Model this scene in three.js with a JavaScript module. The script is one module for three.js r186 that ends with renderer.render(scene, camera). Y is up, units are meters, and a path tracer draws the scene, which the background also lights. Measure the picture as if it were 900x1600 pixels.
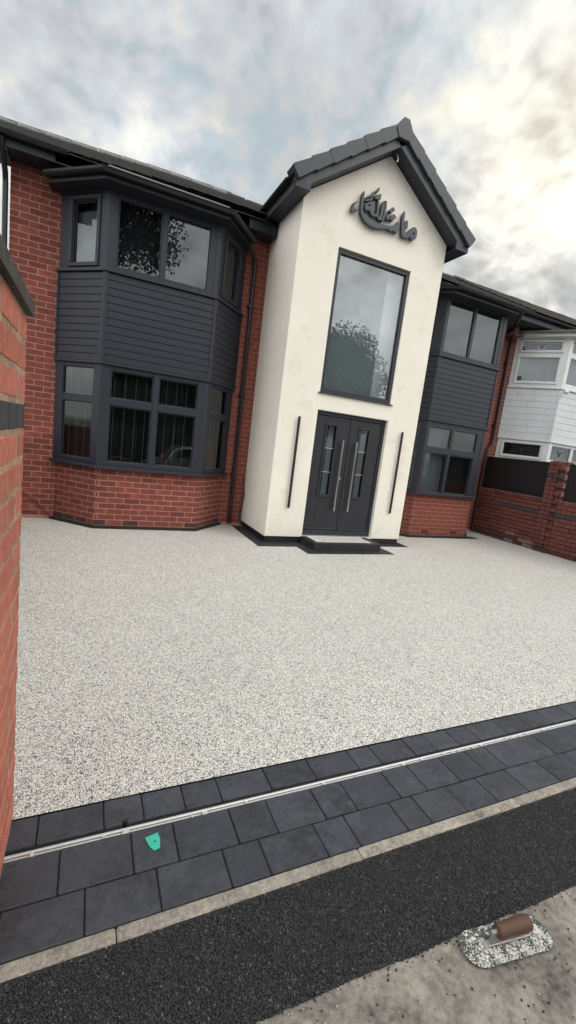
import * as THREE from 'three';
import { mergeGeometries } from 'three/addons/utils/BufferGeometryUtils.js';
import { ImprovedNoise } from 'three/addons/math/ImprovedNoise.js';

/* ------------------------------------------------ camera, sky, sun, exposure */
const W = 576, H = 1024;
const scene = new THREE.Scene();
const camera = new THREE.PerspectiveCamera(98.97, W / H, 0.05, 600);
camera.rotation.order = 'YXZ';
camera.position.set(-4.086, 1.670, 7.878);
camera.rotation.set(-0.15565, -0.43599, 0.12308);

const renderer = new THREE.WebGLRenderer({ antialias: true });
renderer.setSize(W, H);
renderer.toneMapping = THREE.LinearToneMapping;
renderer.toneMappingExposure = 1.42;
renderer.shadowMap.enabled = true;
renderer.shadowMap.type = THREE.PCFSoftShadowMap;

let seed = 20240611;
const rnd = () => { seed = (seed * 1664525 + 1013904223) >>> 0; return seed / 4294967296; };
const rr = (a, b) => a + (b - a) * rnd();
const noise = new ImprovedNoise();
const smooth = (a, b, x) => { const t = Math.min(1, Math.max(0, (x - a) / (b - a))); return t * t * (3 - 2 * t); };
function fbm(x, y, z, n) { let s = 0, a = 0.5, f = 1; for (let i = 0; i < n; i++) { s += a * noise.noise(x * f + i * 7.3, y * f + i * 3.1, z * f); a *= 0.5; f *= 2.03; } return s; }

const sunDir = new THREE.Vector3(0.52, 0.66, 0.54).normalize();
function makeSky() {
  const w = 2880, h = 1440, data = new Float32Array(w * h * 4);
  // broad cloud masses: direction, angular width, brightness change
  const blobs = [
    [[0.637, 0.514, -0.574], 0.15, 0.20, 1], [[0.585, 0.613, -0.53], 0.14, 0.10, 1], [[0.70, 0.40, -0.59], 0.24, 0.16, 1],
    [[0.286, 0.523, -0.803], 0.16, -0.17, 0], [[-0.062, 0.505, -0.861], 0.16, -0.07, 0], [[0.502, 0.563, -0.657], 0.13, -0.08, 0],
    [[0.07, 0.45, -0.89], 0.10, 0.16, 0], [[0.12, 0.60, -0.79], 0.22, -0.05, 0], [[0.24, 0.66, -0.71], 0.10, 0.05, 0],
    [[0.69, 0.55, -0.47], 0.07, -0.22, 0],
  ].map(([d, s, a, k]) => { const v = new THREE.Vector3(...d).normalize(); return [v.x, v.y, v.z, 1 / (s * s), a, k]; });
  for (let j = 0; j < h; j++) {
    const el = ((j + 0.5) / h - 0.5) * Math.PI, sy = Math.sin(el), cy = Math.cos(el);
    for (let i = 0; i < w; i++) {
      const az = ((i + 0.5) / w - 0.5) * 2 * Math.PI;
      const dx = cy * Math.cos(az), dz = cy * Math.sin(az), dy = sy, o = (j * w + i) * 4;
      let r, g, b;
      if (dy <= 0) { r = 0.34; g = 0.34; b = 0.34; } else {
        const k = 1 / (dy + 0.48), px = dx * k, pz = dz * k;
        const wx = fbm(px * 4.0 + 5.2, pz * 4.0, 1.7, 2), wz = fbm(px * 4.0, pz * 4.0 + 9.1, 4.2, 2);
        const qx = px + wx * 0.07, qz = pz + wz * 0.07;
        const n1 = fbm(qx * 3.6 + 2.1, qz * 3.6 + 4.4, 0.5, 7);
        const n2 = fbm(qx * 11.0 + 1.3, qz * 11.0, 8.3, 6) + 0.5 * fbm(qx * 34.0, qz * 34.0 + 5.5, 1.3, 4);
        const bil = 0.36 - Math.abs(fbm(qx * 7.5 + 3.3, qz * 7.5 + 8.8, 6.1, 7));           // billowed edges
        const low = 0.6 + 0.4 * smooth(0.1, 0.42, dy);
        let v = 0.53 + low * (0.31 * n1 + 0.27 * n2 + 0.25 * (bil - 0.22)), glow = 0;
        for (const [bx, by, bz, is2, a, kk] of blobs) {
          const d2 = 2 - 2 * (dx * bx + dy * by + dz * bz), e = Math.exp(-d2 * is2) * a;
          v += 0.62 * e * Math.min(1.5, Math.max(0.3, 1 + 1.8 * n1 + 1.6 * n2 + 2.2 * (bil - 0.25))); if (kk) glow += e;
        }
        const away = smooth(0.84, -0.25, 0.50 * dx + 0.36 * dy - 0.79 * dz);   // sky brightened outside the view, added to light the facade and ground
        const thin = smooth(0.0, 0.24, 0.6 * n1 + 0.5 * n2 + 0.5 * (bil - 0.2)), grey = smooth(0.05, -0.25, n1 + n2);
        const L = Math.max(0.18, v) * (0.86 + 0.22 * dy) * (1 + 1.65 * away);
        const warm = Math.min(1.2, 2.2 * glow + 0.45 * thin * (1 - away));
        const base = 1 - away;
        r = L * (0.945 + 0.035 * away + 0.125 * warm + 0.02 * grey); g = L * (0.995 - 0.010 * away + 0.012 * warm); b = L * (1.05 - 0.065 * away - 0.225 * warm);
        const blue = smooth(0.02, -0.20, n2 + 0.6 * wx) * smooth(0.25, 0.0, glow) * 0.10 * base;
        r *= 1 - blue; b *= 1 + blue * 0.3;
        const hz = smooth(0.16, 0.0, dy); r += (0.58 - r) * hz; g += (0.59 - g) * hz; b += (0.58 - b) * hz;
      }
      data[o] = r; data[o + 1] = g; data[o + 2] = b; data[o + 3] = 1;
    }
  }
  const t = new THREE.DataTexture(data, w, h, THREE.RGBAFormat, THREE.FloatType);
  t.mapping = THREE.EquirectangularReflectionMapping; t.minFilter = t.magFilter = THREE.LinearFilter; t.wrapS = THREE.RepeatWrapping;
  t.colorSpace = THREE.LinearSRGBColorSpace; t.needsUpdate = true;
  return t;
}
const sky = makeSky();
scene.background = sky; scene.environment = sky; scene.environmentIntensity = 1.0;

const sun = new THREE.DirectionalLight(new THREE.Color(1.0, 0.91, 0.76), 0.65);
sun.position.copy(sunDir).multiplyScalar(60); sun.target.position.set(0, 1, 3);
sun.castShadow = true; sun.shadow.radius = 45; sun.shadow.mapSize.set(2048, 2048);
Object.assign(sun.shadow.camera, { left: -22, right: 22, top: 22, bottom: -22, near: 5, far: 120 });
scene.add(sun, sun.target);

/* ------------------------------------------------ textures */
const lin2s = (x) => Math.round(255 * Math.min(1, Math.max(0, x <= 0.0031308 ? 12.92 * x : 1.055 * Math.pow(x, 1 / 2.4) - 0.055)));
function tex(n, fn, srgb) {                       // fn(i, j) -> [r, g, b] linear or a grey number
  const d = new Uint8Array(n * n * 4);
  for (let j = 0; j < n; j++) for (let i = 0; i < n; i++) {
    const v = fn(i, j), o = (j * n + i) * 4;
    if (srgb) { d[o] = lin2s(v[0]); d[o + 1] = lin2s(v[1]); d[o + 2] = lin2s(v[2]); } else { d[o] = d[o + 1] = d[o + 2] = Math.round(255 * Math.min(1, Math.max(0, v))); }
    d[o + 3] = 255;
  }
  const t = new THREE.DataTexture(d, n, n, THREE.RGBAFormat, THREE.UnsignedByteType);
  t.wrapS = t.wrapT = THREE.RepeatWrapping; t.magFilter = THREE.LinearFilter; t.minFilter = THREE.LinearMipmapLinearFilter; t.generateMipmaps = true;
  t.colorSpace = srgb ? THREE.SRGBColorSpace : THREE.NoColorSpace; t.needsUpdate = true;
  return t;
}
const hash = (x, y, k) => { let h = (x * 374761393 + y * 668265263 + k * 1274126177) | 0; h = Math.imul(h ^ (h >>> 13), 1274126177); h ^= h >>> 16; return (h >>> 0) / 4294967296; };
function vnoise(x, y, p, k) {                      // periodic value noise, period p cells
  const xi = Math.floor(x), yi = Math.floor(y), fx = x - xi, fy = y - yi, u = fx * fx * (3 - 2 * fx), v = fy * fy * (3 - 2 * fy);
  const m = (a) => ((a % p) + p) % p;
  const a = hash(m(xi), m(yi), k), b = hash(m(xi + 1), m(yi), k), c = hash(m(xi), m(yi + 1), k), d = hash(m(xi + 1), m(yi + 1), k);
  return a + (b - a) * u + (c - a) * v + (a - b - c + d) * u * v;
}
function pf(u, v, p, oct, k) { let s = 0, a = 0.5, t = 0; for (let i = 0; i < oct; i++) { s += a * vnoise(u * p, v * p, p, k + i); t += a; a *= 0.5; p *= 2; } return s / t; }
const rep = (t, sx, sy = sx, ox = 0, oy = 0) => { const c = t.clone(); c.repeat.set(1 / sx, 1 / sy); c.offset.set(ox, oy); c.needsUpdate = true; return c; };

// stones bound in resin: jittered cells, each stone its own colour, dark gaps
function stones(n, cells, palette, gapCol, gap) {
  const col = new Float32Array(n * n * 3), hgt = new Float32Array(n * n), cs = n / cells, m = (a) => ((a % cells) + cells) % cells;
  for (let j = 0; j < n; j++) for (let i = 0; i < n; i++) {
    const gx = i / cs, gy = j / cs, cx = Math.floor(gx), cy = Math.floor(gy);
    let d1 = 9, d2 = 9, bx = 0, by = 0;
    for (let y = -1; y <= 1; y++) for (let x = -1; x <= 1; x++) {
      const X = m(cx + x), Y = m(cy + y), ang = hash(X, Y, 5) * 3.14, ca = Math.cos(ang), sa = Math.sin(ang);
      const ex = cx + x + 0.1 + 0.8 * hash(X, Y, 1) - gx, ey = cy + y + 0.1 + 0.8 * hash(X, Y, 2) - gy;
      const lx = ex * ca + ey * sa, ly = -ex * sa + ey * ca, d = Math.hypot(lx, ly * 1.35) / (0.8 + 0.4 * hash(X, Y, 3));
      if (d < d1) { d2 = d1; d1 = d; bx = X; by = Y; } else if (d < d2) d2 = d;
    }
    const e = smooth(0, gap, d2 - d1) * smooth(0.85, 0.55, d1), pk = palette(hash(bx, by, 7), hash(bx, by, 8), bx / cells, by / cells), o = j * n + i;
    for (let k = 0; k < 3; k++) col[o * 3 + k] = gapCol[k] + (pk[k] - gapCol[k]) * e;
    hgt[o] = e * (0.55 + 0.45 * hash(bx, by, 9)) * smooth(1.0, 0.0, d1 * 0.8);
  }
  return [tex(n, (i, j) => { const o = (j * n + i) * 3; return [col[o], col[o + 1], col[o + 2]]; }, true), tex(n, (i, j) => hgt[j * n + i])];
}
const [resinC, resinB] = stones(1600, 200, (a, b, u, v) => {
  const cl = pf(u, v, 40, 2, 70); a = a * 0.86 + cl * 0.18 - 0.02;
  if (a < 0.59) { const t = 0.80 + 0.2 * b; return [t, t * 0.98, t * 0.925]; }
  if (a < 0.80) { const t = 0.50 + 0.2 * b; return [t, t * 0.98, t * 0.94]; }
  if (a < 0.91) { const t = 0.26 + 0.16 * b; return [t, t * 0.98, t * 0.98]; }
  const t = 0.10 + 0.08 * b; return [t, t, t * 1.05];
}, [0.17, 0.166, 0.155], 0.13);
const [tarC, tarB] = stones(768, 70, (a, b) => { const t = a > 0.93 ? 0.10 + 0.12 * b : 0.016 + 0.03 * b; return [t, t, t * 1.06]; }, [0.006, 0.006, 0.007], 0.3);
const fineB = tex(512, (i, j) => 0.6 * pf(i / 512, j / 512, 16, 5, 3) + 0.4 * hash(i, j, 11));
const brickC = tex(512, (i, j) => { const u = i / 512, v = j / 512, n = pf(u, v, 10, 5, 21), s = hash(i >> 1, j >> 1, 22), streak = pf(u * 1, v * 1, 6, 4, 24); let t = 0.62 + 0.5 * n + (s > 0.93 ? -0.2 : 0) + (s < 0.05 ? 0.18 : 0); const w = smooth(0.60, 0.80, streak) * 0.28; return [Math.min(1, t * 0.92 + w * 0.35), Math.min(1, t * 0.86 + w * 0.6), Math.min(1, t * 0.84 + w * 0.62)]; }, true);
const brickB = tex(512, (i, j) => 0.5 * pf(i / 512, j / 512, 24, 5, 31) + 0.35 * pf(i / 512, j / 512, 90, 2, 36) + 0.15 * hash(i, j, 12));
const renderC = tex(1024, (i, j) => { const u = i / 1024, v = j / 1024, a = pf(u, v, 4, 5, 41), b = pf(u, v, 9, 4, 47); const st = smooth(0.56, 0.70, a) * 0.035 - smooth(0.60, 0.74, b) * 0.055; const t = 0.965 + st + 0.02 * (pf(u, v, 60, 2, 53) - 0.5); return [t, t * (1 - 0.004), t * (0.985 - smooth(0.58, 0.72, b) * 0.03)]; }, true);
const renderB = tex(512, (i, j) => 0.55 * pf(i / 512, j / 512, 60, 3, 55) + 0.45 * pf(i / 512, j / 512, 7, 3, 57));
const slabC = tex(768, (i, j) => { const u = i / 768, v = j / 768, a = pf(u, v, 5, 5, 61), b = pf(u, v, 40, 3, 66), s = hash(i, j, 14), w = smooth(0.66, 0.78, pf(u, v, 14, 4, 67)); const ed = smooth(0.55, 0.75, pf(u, v, 26, 3, 68)); const t = 0.42 + 0.62 * (a - 0.5) + 0.50 * (b - 0.5) + 0.30 * (s - 0.5) + 0.32 + w * 0.35 + ed * 0.2 + (s > 0.996 ? 0.8 : 0); return [t * 0.96, t * 0.975, t]; }, true);
const slabB = tex(512, (i, j) => 0.5 * pf(i / 512, j / 512, 20, 5, 71) + 0.3 * pf(i / 512, j / 512, 80, 2, 76) + 0.2 * hash(i, j, 15));
const concC = tex(1024, (i, j) => {
  const u = i / 1024, v = j / 1024, a = pf(u, v, 4, 5, 81), b = pf(u, v, 12, 4, 87), c = pf(u, v, 90, 3, 88), s = hash(i >> 1, j >> 1, 16);
  let t = 0.42 + 0.42 * a + 0.36 * (b - 0.4) + 0.55 * (c - 0.5) + 0.22 * (hash(i, j, 18) - 0.5) + 0.3 * (pf(u, v, 30, 3, 85) - 0.5);
  t += smooth(0.62, 0.74, b) * 0.14; t -= smooth(0.60, 0.72, pf(u, v, 7, 3, 89)) * 0.10;
  if (s > 0.992) t += 0.35; if (s < 0.006) t -= 0.3;
  return [t, t * 0.968, t * 0.91];
}, true);
const concB = tex(512, (i, j) => 0.4 * pf(i / 512, j / 512, 14, 5, 91) + 0.4 * pf(i / 512, j / 512, 60, 3, 96) + 0.2 * hash(i, j, 17));
const tileC = tex(512, (i, j) => { const u = i / 512, v = j / 512, n = pf(u, v, 8, 5, 101), l = smooth(0.60, 0.7, pf(u, v, 22, 4, 107)); const t = 0.55 + 0.6 * n; return [Math.min(1, t + 0.3 * l), Math.min(1, t + 0.32 * l), Math.min(1, t * 0.97 + 0.2 * l)]; }, true);
const dirtC = tex(512, (i, j) => { const u = i / 512, v = j / 512, n = pf(u, v, 5, 5, 111), st = pf(u, v * 0.25, 32, 3, 116); const t = 0.86 + 0.14 * n - smooth(0.6, 0.8, st) * 0.10; return [t, t, t * 0.985]; }, true);
const floatC = tex(512, (i, j) => { const u = i / 512, v = j / 512, n = pf(u, v, 34, 4, 121), m = pf(u, v, 4, 3, 126), on = smooth(0.42, 0.50, n + (m - 0.40) * 0.8); const t = 0.05 + (0.34 + 0.36 * pf(u, v, 60, 2, 128)) * on; return [t, t * 0.985, t * 0.92]; }, true);
const floatB = tex(512, (i, j) => { const u = i / 512, v = j / 512, n = pf(u, v, 34, 4, 121), m = pf(u, v, 4, 3, 126); return smooth(0.44, 0.56, n + (m - 0.42) * 0.9); });
const woodC = tex(256, (i, j) => { const u = i / 256, v = j / 256, n = pf(u, v, 6, 4, 131), g = pf(u * 0.25, v, 48, 2, 135); const t = 0.7 + 0.35 * n + 0.25 * (g - 0.5); return [t, t * 0.95, t * 0.9]; }, true);
const leafC = tex(128, (i, j) => { const n = pf(i / 128, j / 128, 6, 3, 141); const t = 0.6 + 0.7 * n; return [t, t, t * 0.9]; }, true);

/* ------------------------------------------------ materials */
const mat = (r, g, b, o = {}) => { const m = new THREE.MeshStandardMaterial({ roughness: 0.8, metalness: 0, ...o }); m.color.setRGB(r, g, b); return m; };
const M = {};
const brickSet = (base, n, spread, ch) => Array.from({ length: n }, (_, k) => {
  const f = 1 + spread * (rnd() - 0.5), w = spread * 0.35 * (rnd() - 0.5), ox = rnd(), oy = rnd();
  return mat(base[0] * f, base[1] * f * (1 + 0.5 * w), base[2] * f * (1 - 0.3 * w), { map: rep(brickC, 0.45 * ch, 0.45 * ch, ox, oy), bumpMap: rep(brickB, 0.35 * ch, 0.35 * ch, ox, oy), bumpScale: 0.004, roughness: 0.88 });
});
M.houseBrick = brickSet([0.225, 0.064, 0.046], 9, 0.75, 1);
M.wallBrick = brickSet([0.165, 0.056, 0.046], 6, 0.55, 1);
M.pillarBrick = brickSet([0.56, 0.19, 0.128], 9, 0.5, 0.8);
M.oldBrick = brickSet([0.20, 0.058, 0.045], 4, 0.4, 1);
M.blueBrick = brickSet([0.060, 0.060, 0.070], 3, 0.5, 1);
M.paleBrick = brickSet([0.25, 0.17, 0.15], 2, 0.3, 1);
M.darkBrick = brickSet([0.085, 0.040, 0.034], 2, 0.3, 1);  // darker set, mostly for the lowest courses
M.mortar = mat(0.38, 0.20, 0.155, { bumpMap: rep(fineB, 0.2), bumpScale: 0.003, roughness: 0.95 });
M.mortarOld = mat(0.36, 0.245, 0.20, { bumpMap: rep(fineB, 0.2), bumpScale: 0.003, roughness: 0.95 });
M.mortarPillar = mat(0.80, 0.57, 0.44, { map: rep(concC, 0.5), bumpMap: rep(fineB, 0.15), bumpScale: 0.006, roughness: 0.95 });
M.render = mat(0.88, 0.85, 0.765, { map: rep(renderC, 2.6), bumpMap: rep(renderB, 0.9), bumpScale: 0.004, roughness: 0.92 });
M.frame = mat(0.0185, 0.0215, 0.033, { bumpMap: rep(fineB, 0.25, 0.03), bumpScale: 0.0006, roughness: 0.5 });
M.clad = mat(0.0185, 0.0215, 0.0345, { map: rep(dirtC, 1.7, 0.9), bumpMap: rep(fineB, 0.7, 0.05), bumpScale: 0.0012, roughness: 0.5 });
M.gutter = mat(0.011, 0.012, 0.016, { roughness: 0.34 });
M.fascia = mat(0.015, 0.017, 0.023, { roughness: 0.45 });
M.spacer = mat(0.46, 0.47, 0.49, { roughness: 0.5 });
M.black = mat(0.012, 0.012, 0.015, { roughness: 0.5, bumpMap: rep(fineB, 0.2), bumpScale: 0.0008 });
M.border = mat(0.022, 0.022, 0.027, { map: rep(slabC, 0.6), bumpMap: rep(slabB, 0.3), bumpScale: 0.002, roughness: 0.6 });
M.verge = mat(0.038, 0.046, 0.058, { map: rep(dirtC, 0.8), roughness: 0.5 });
M.roof = mat(0.050, 0.050, 0.050, { map: rep(tileC, 1.3), bumpMap: rep(slabB, 0.5), bumpScale: 0.006, roughness: 0.9 });
M.roofOld = mat(0.085, 0.078, 0.068, { map: rep(tileC, 1.1), bumpMap: rep(slabB, 0.5), bumpScale: 0.008, roughness: 0.95 });
M.ridge = mat(0.22, 0.22, 0.21, { map: rep(tileC, 0.7), bumpMap: rep(slabB, 0.5), bumpScale: 0.006, roughness: 0.9 });
M.glass = new THREE.MeshPhysicalMaterial({ transmission: 1, thickness: 0, roughness: 0, ior: 1.64, metalness: 0, color: new THREE.Color().setRGB(0.62, 0.66, 0.67) });
M.glassTall = new THREE.MeshPhysicalMaterial({ transmission: 1, thickness: 0, roughness: 0, ior: 2.0, metalness: 0, color: new THREE.Color().setRGB(0.80, 0.83, 0.84) });
M.palePanel = mat(0.45, 0.46, 0.45, { roughness: 0.35 });  // pale grey standing in for reflection and brightness in glass
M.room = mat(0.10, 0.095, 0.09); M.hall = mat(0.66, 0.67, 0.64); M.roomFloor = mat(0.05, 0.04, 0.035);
M.blind = mat(0.040, 0.034, 0.034, { roughness: 0.9 }); M.blindPale = mat(0.62, 0.62, 0.60, { roughness: 0.95 });
M.net = mat(0.72, 0.74, 0.76, { roughness: 1, bumpMap: rep(fineB, 0.04, 0.5), bumpScale: 0.002 });
M.door = mat(0.018, 0.019, 0.026, { bumpMap: rep(fineB, 0.06, 0.6), bumpScale: 0.0008, roughness: 0.48 });
M.steel = mat(0.62, 0.62, 0.61, { metalness: 1, roughness: 0.28 });
M.alu = mat(0.62, 0.63, 0.63, { metalness: 0.55, roughness: 0.42, bumpMap: rep(fineB, 0.15), bumpScale: 0.001 });
M.sign = mat(0.046, 0.058, 0.072, { roughness: 0.5, map: rep(dirtC, 0.6) });
M.upvc = mat(0.70, 0.73, 0.74, { map: rep(dirtC, 1.2), roughness: 0.45 });
M.upvcClad = mat(0.66, 0.70, 0.73, { map: rep(dirtC, 1.5), bumpMap: rep(fineB, 0.8, 0.1), bumpScale: 0.001, roughness: 0.5 });
M.leaded = mat(0.05, 0.05, 0.055, { roughness: 0.6 });
M.paver = Array.from({ length: 6 }, () => { const f = rr(0.76, 1.3), ox = rnd(), oy = rnd(); return mat(0.056 * f, 0.059 * f, 0.070 * f * rr(0.97, 1.06), { map: rep(slabC, 0.8, 0.8, ox, oy), bumpMap: rep(slabB, 0.28, 0.28, ox, oy), bumpScale: 0.0035, roughness: rr(0.62, 0.8) }); });
M.kerb = Array.from({ length: 3 }, () => { const f = rr(0.92, 1.08), ox = rnd(), oy = rnd(); return mat(0.50 * f, 0.465 * f, 0.42 * f, { map: rep(concC, 0.8, 0.8, ox, oy), bumpMap: rep(concB, 0.25, 0.25, ox, oy), bumpScale: 0.006, roughness: 0.92 }); });
M.resin = mat(1.0, 0.995, 0.975, { map: rep(resinC, 1.45), bumpMap: rep(resinB, 1.45), bumpScale: 0.004, roughness: 0.62, vertexColors: true });
M.tar = mat(1, 1, 1, { map: rep(tarC, 0.55), bumpMap: rep(tarB, 0.55), bumpScale: 0.006, roughness: 0.75 });
M.grain = mat(1, 1, 1, { roughness: 0.58 });
M.conc = mat(0.32, 0.30, 0.275, { map: rep(concC, 1.35), bumpMap: rep(concB, 0.4), bumpScale: 0.006, roughness: 0.92, vertexColors: true });
M.road = mat(0.9, 0.9, 0.9, { map: rep(tarC, 0.7), bumpMap: rep(tarB, 0.7), bumpScale: 0.006, roughness: 0.85 });
M.earth = mat(0.16, 0.16, 0.15, { map: rep(concC, 3), roughness: 1 });
M.bark = mat(0.06, 0.048, 0.036, { map: rep(woodC, 0.6), roughness: 1 });
M.leaf = [0, 1, 2].map((k) => mat([0.040, 0.050, 0.07][k], [0.052, 0.062, 0.10][k], [0.030, 0.036, 0.045][k], { map: leafC, roughness: 0.75, side: THREE.DoubleSide }));
M.floatBlade = mat(1, 1, 1, { map: rep(floatC, 0.12), bumpMap: rep(floatB, 0.12), bumpScale: 0.003, roughness: 0.55 });
M.cork = mat(0.115, 0.058, 0.033, { map: rep(woodC, 0.14), bumpMap: rep(fineB, 0.06), bumpScale: 0.001, roughness: 0.45 });
M.tang = mat(0.42, 0.42, 0.42, { metalness: 0.9, roughness: 0.4, bumpMap: rep(fineB, 0.05), bumpScale: 0.001 });
M.tape = mat(0.06, 0.62, 0.46, { roughness: 0.6, bumpMap: rep(fineB, 0.06), bumpScale: 0.003 });
M.rust = mat(0.14, 0.055, 0.045, { roughness: 0.6 });

/* ------------------------------------------------ geometry helpers */
function finish(pos, nor, uv) {
  const g = new THREE.BufferGeometry();
  g.setAttribute('position', new THREE.Float32BufferAttribute(pos, 3)); g.setAttribute('normal', new THREE.Float32BufferAttribute(nor, 3)); g.setAttribute('uv', new THREE.Float32BufferAttribute(uv, 2));
  return g;
}
function polys(list, centre, flipTo) {              // flat polygons; wound away from centre when given
  const pos = [], nor = [], uv = [], a = new THREE.Vector3(), b = new THREE.Vector3(), n = new THREE.Vector3();
  for (let p of list) {
    const v = p.map((q) => new THREE.Vector3(...q)), mid = v.reduce((s, q) => s.add(q), new THREE.Vector3()).divideScalar(v.length);
    n.set(0, 0, 0); for (let i = 0; i < v.length; i++) { a.copy(v[i]); b.copy(v[(i + 1) % v.length]); n.add(a.clone().cross(b)); } n.normalize();
    const c = centre ? mid.clone().sub(new THREE.Vector3(...centre)) : flipTo ? new THREE.Vector3(...flipTo) : n;
    if (n.dot(c) < 0) { v.reverse(); n.negate(); }
    const ax = Math.abs(n.x), ay = Math.abs(n.y), az = Math.abs(n.z), t = (q) => (az >= ax && az >= ay ? [q.x, q.y] : ax >= ay ? [q.z, q.y] : [q.x, q.z]);
    for (let i = 1; i < v.length - 1; i++) for (const q of [v[0], v[i], v[i + 1]]) { pos.push(q.x, q.y, q.z); nor.push(n.x, n.y, n.z); uv.push(...t(q)); }
  }
  return finish(pos, nor, uv);
}
function cbox(x0, x1, y0, y1, z0, z1, c = 0.003) {   // box with chamfered edges, uv in metres
  const lo = [x0, y0, z0], hi = [x1, y1, z1]; c = Math.min(c, 0.3 * Math.min(x1 - x0, y1 - y0, z1 - z0));
  const V = (s, a) => [0, 1, 2].map((k) => (s[k] > 0 ? hi[k] - (k === a ? 0 : c) : lo[k] + (k === a ? 0 : c)));
  const S = [-1, 1], L = [];
  for (let a = 0; a < 3; a++) { const b = (a + 1) % 3, d = (a + 2) % 3; for (const s of S) L.push([[-1, -1], [1, -1], [1, 1], [-1, 1]].map(([p, q]) => { const e = []; e[a] = s; e[b] = p; e[d] = q; return V(e, a); })); }
  if (c > 0) {
    for (let a = 0; a < 3; a++) { const b = (a + 1) % 3, d = (a + 2) % 3; for (const sa of S) for (const sb of S) { const e = (q) => { const r = []; r[a] = sa; r[b] = sb; r[d] = q; return r; }; L.push([V(e(-1), a), V(e(1), a), V(e(1), b), V(e(-1), b)]); } }
    for (const x of S) for (const y of S) for (const z of S) L.push([V([x, y, z], 0), V([x, y, z], 1), V([x, y, z], 2)]);
  }
  return polys(L, lo.map((l, k) => (l + hi[k]) / 2));
}
const box = (x0, x1, y0, y1, z0, z1) => cbox(x0, x1, y0, y1, z0, z1, 0);
function prism(pts, y0, y1, c = 0) {                 // plan polygon [[x, z], ...] raised from y0 to y1 (convex or not)
  const sh = new THREE.Shape(pts.map(([x, z]) => new THREE.Vector2(x, -z)));
  const g = new THREE.ExtrudeGeometry(sh, { depth: y1 - y0 - 2 * c, bevelEnabled: c > 0, bevelThickness: c, bevelSize: c, bevelOffset: -c, bevelSegments: 1 });
  g.rotateX(-Math.PI / 2); g.translate(0, y0 + c, 0); return g;
}
function tube(pts, r, seg = 8, closed = false) { return new THREE.TubeGeometry(new THREE.CatmullRomCurve3(pts.map((p) => new THREE.Vector3(...p)), closed, 'catmullrom', 0.2), Math.max(8, pts.length * 6), r, seg, closed); }
const merge = (l) => { l = l.map((g) => (g.index ? g.toNonIndexed() : g)); for (const g of l) for (const k of Object.keys(g.attributes)) if (!['position', 'normal', 'uv'].includes(k)) g.deleteAttribute(k); return l.length > 1 ? mergeGeometries(l) : l[0]; };
class Face {                                         // a vertical face seen from outside: u to the right, y up, n outward
  constructor(A, B, off = 0) {
    const dx = B[0] - A[0], dz = B[1] - A[1]; this.L = Math.hypot(dx, dz); this.th = Math.atan2(-dz, dx);
    this.m = new THREE.Matrix4().makeRotationY(this.th); this.m.setPosition(A[0] + off * Math.sin(this.th), 0, A[1] + off * Math.cos(this.th));
  }
  put(g) { return g.applyMatrix4(this.m); }
  box(u0, u1, y0, y1, n0, n1, c) { return this.put(cbox(u0, u1, y0, y1, n0, n1, c)); }
  pt(u, y, n) { return new THREE.Vector3(u, y, n).applyMatrix4(this.m).toArray(); }
}
const offLine = (P, d) => P.map((p, i) => {         // move a plan polyline outward (to the right-hand outside of left-to-right travel)
  const nrm = (a, b) => { const x = b[0] - a[0], z = b[1] - a[1], l = Math.hypot(x, z); return [-z / l, x / l]; };
  const n1 = i > 0 ? nrm(P[i - 1], p) : nrm(p, P[i + 1]), n2 = i < P.length - 1 ? nrm(p, P[i + 1]) : n1;
  const s = [n1[0] + n2[0], n1[1] + n2[1]], k = d / (1 + n1[0] * n2[0] + n1[1] * n2[1]);
  return [p[0] + s[0] * k, p[1] + s[1] * k];
});

/* ------------------------------------------------ object helpers */
const used = {};
const numbered = (n) => { const k = used[n] = (used[n] ?? -1) + 1; return k ? `${n}_${String(k).padStart(3, '0')}` : n; };
function tag(o, label, category, group, kind) { if (label) o.userData.label = label; if (category) o.userData.category = category; if (group) o.userData.group = group; if (kind) o.userData.kind = kind; return o; }
function thing(name, label, category, pos = [0, 0, 0], group) { const o = new THREE.Group(); o.name = numbered(name); o.position.set(...pos); scene.add(o); return tag(o, label, category, group); }
function mesh(name, g, m, parent) {
  const o = new THREE.Mesh(Array.isArray(g) ? merge(g) : g, m); o.name = parent && parent !== scene ? name : numbered(name); o.castShadow = o.receiveShadow = true;
  if (parent && parent !== scene && parent.userData.base) o.geometry.translate(-parent.userData.base[0], -parent.userData.base[1], -parent.userData.base[2]);
  (parent ?? scene).add(o); return o;
}
const setting = (name, g, m, label) => tag(mesh(name, g, m, scene), label, null, null, 'structure');
// bricks: one mesh each, sharing geometry by length
const brickGeo = new Map();
function brickGeometry(len, h, d) { const k = `${Math.round(len * 200)}_${Math.round(h * 1000)}_${d}`; if (!brickGeo.has(k)) brickGeo.set(k, cbox(-len / 2, len / 2, -h / 2, h / 2, -d, 0, 0.004)); return brickGeo.get(k); }
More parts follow.
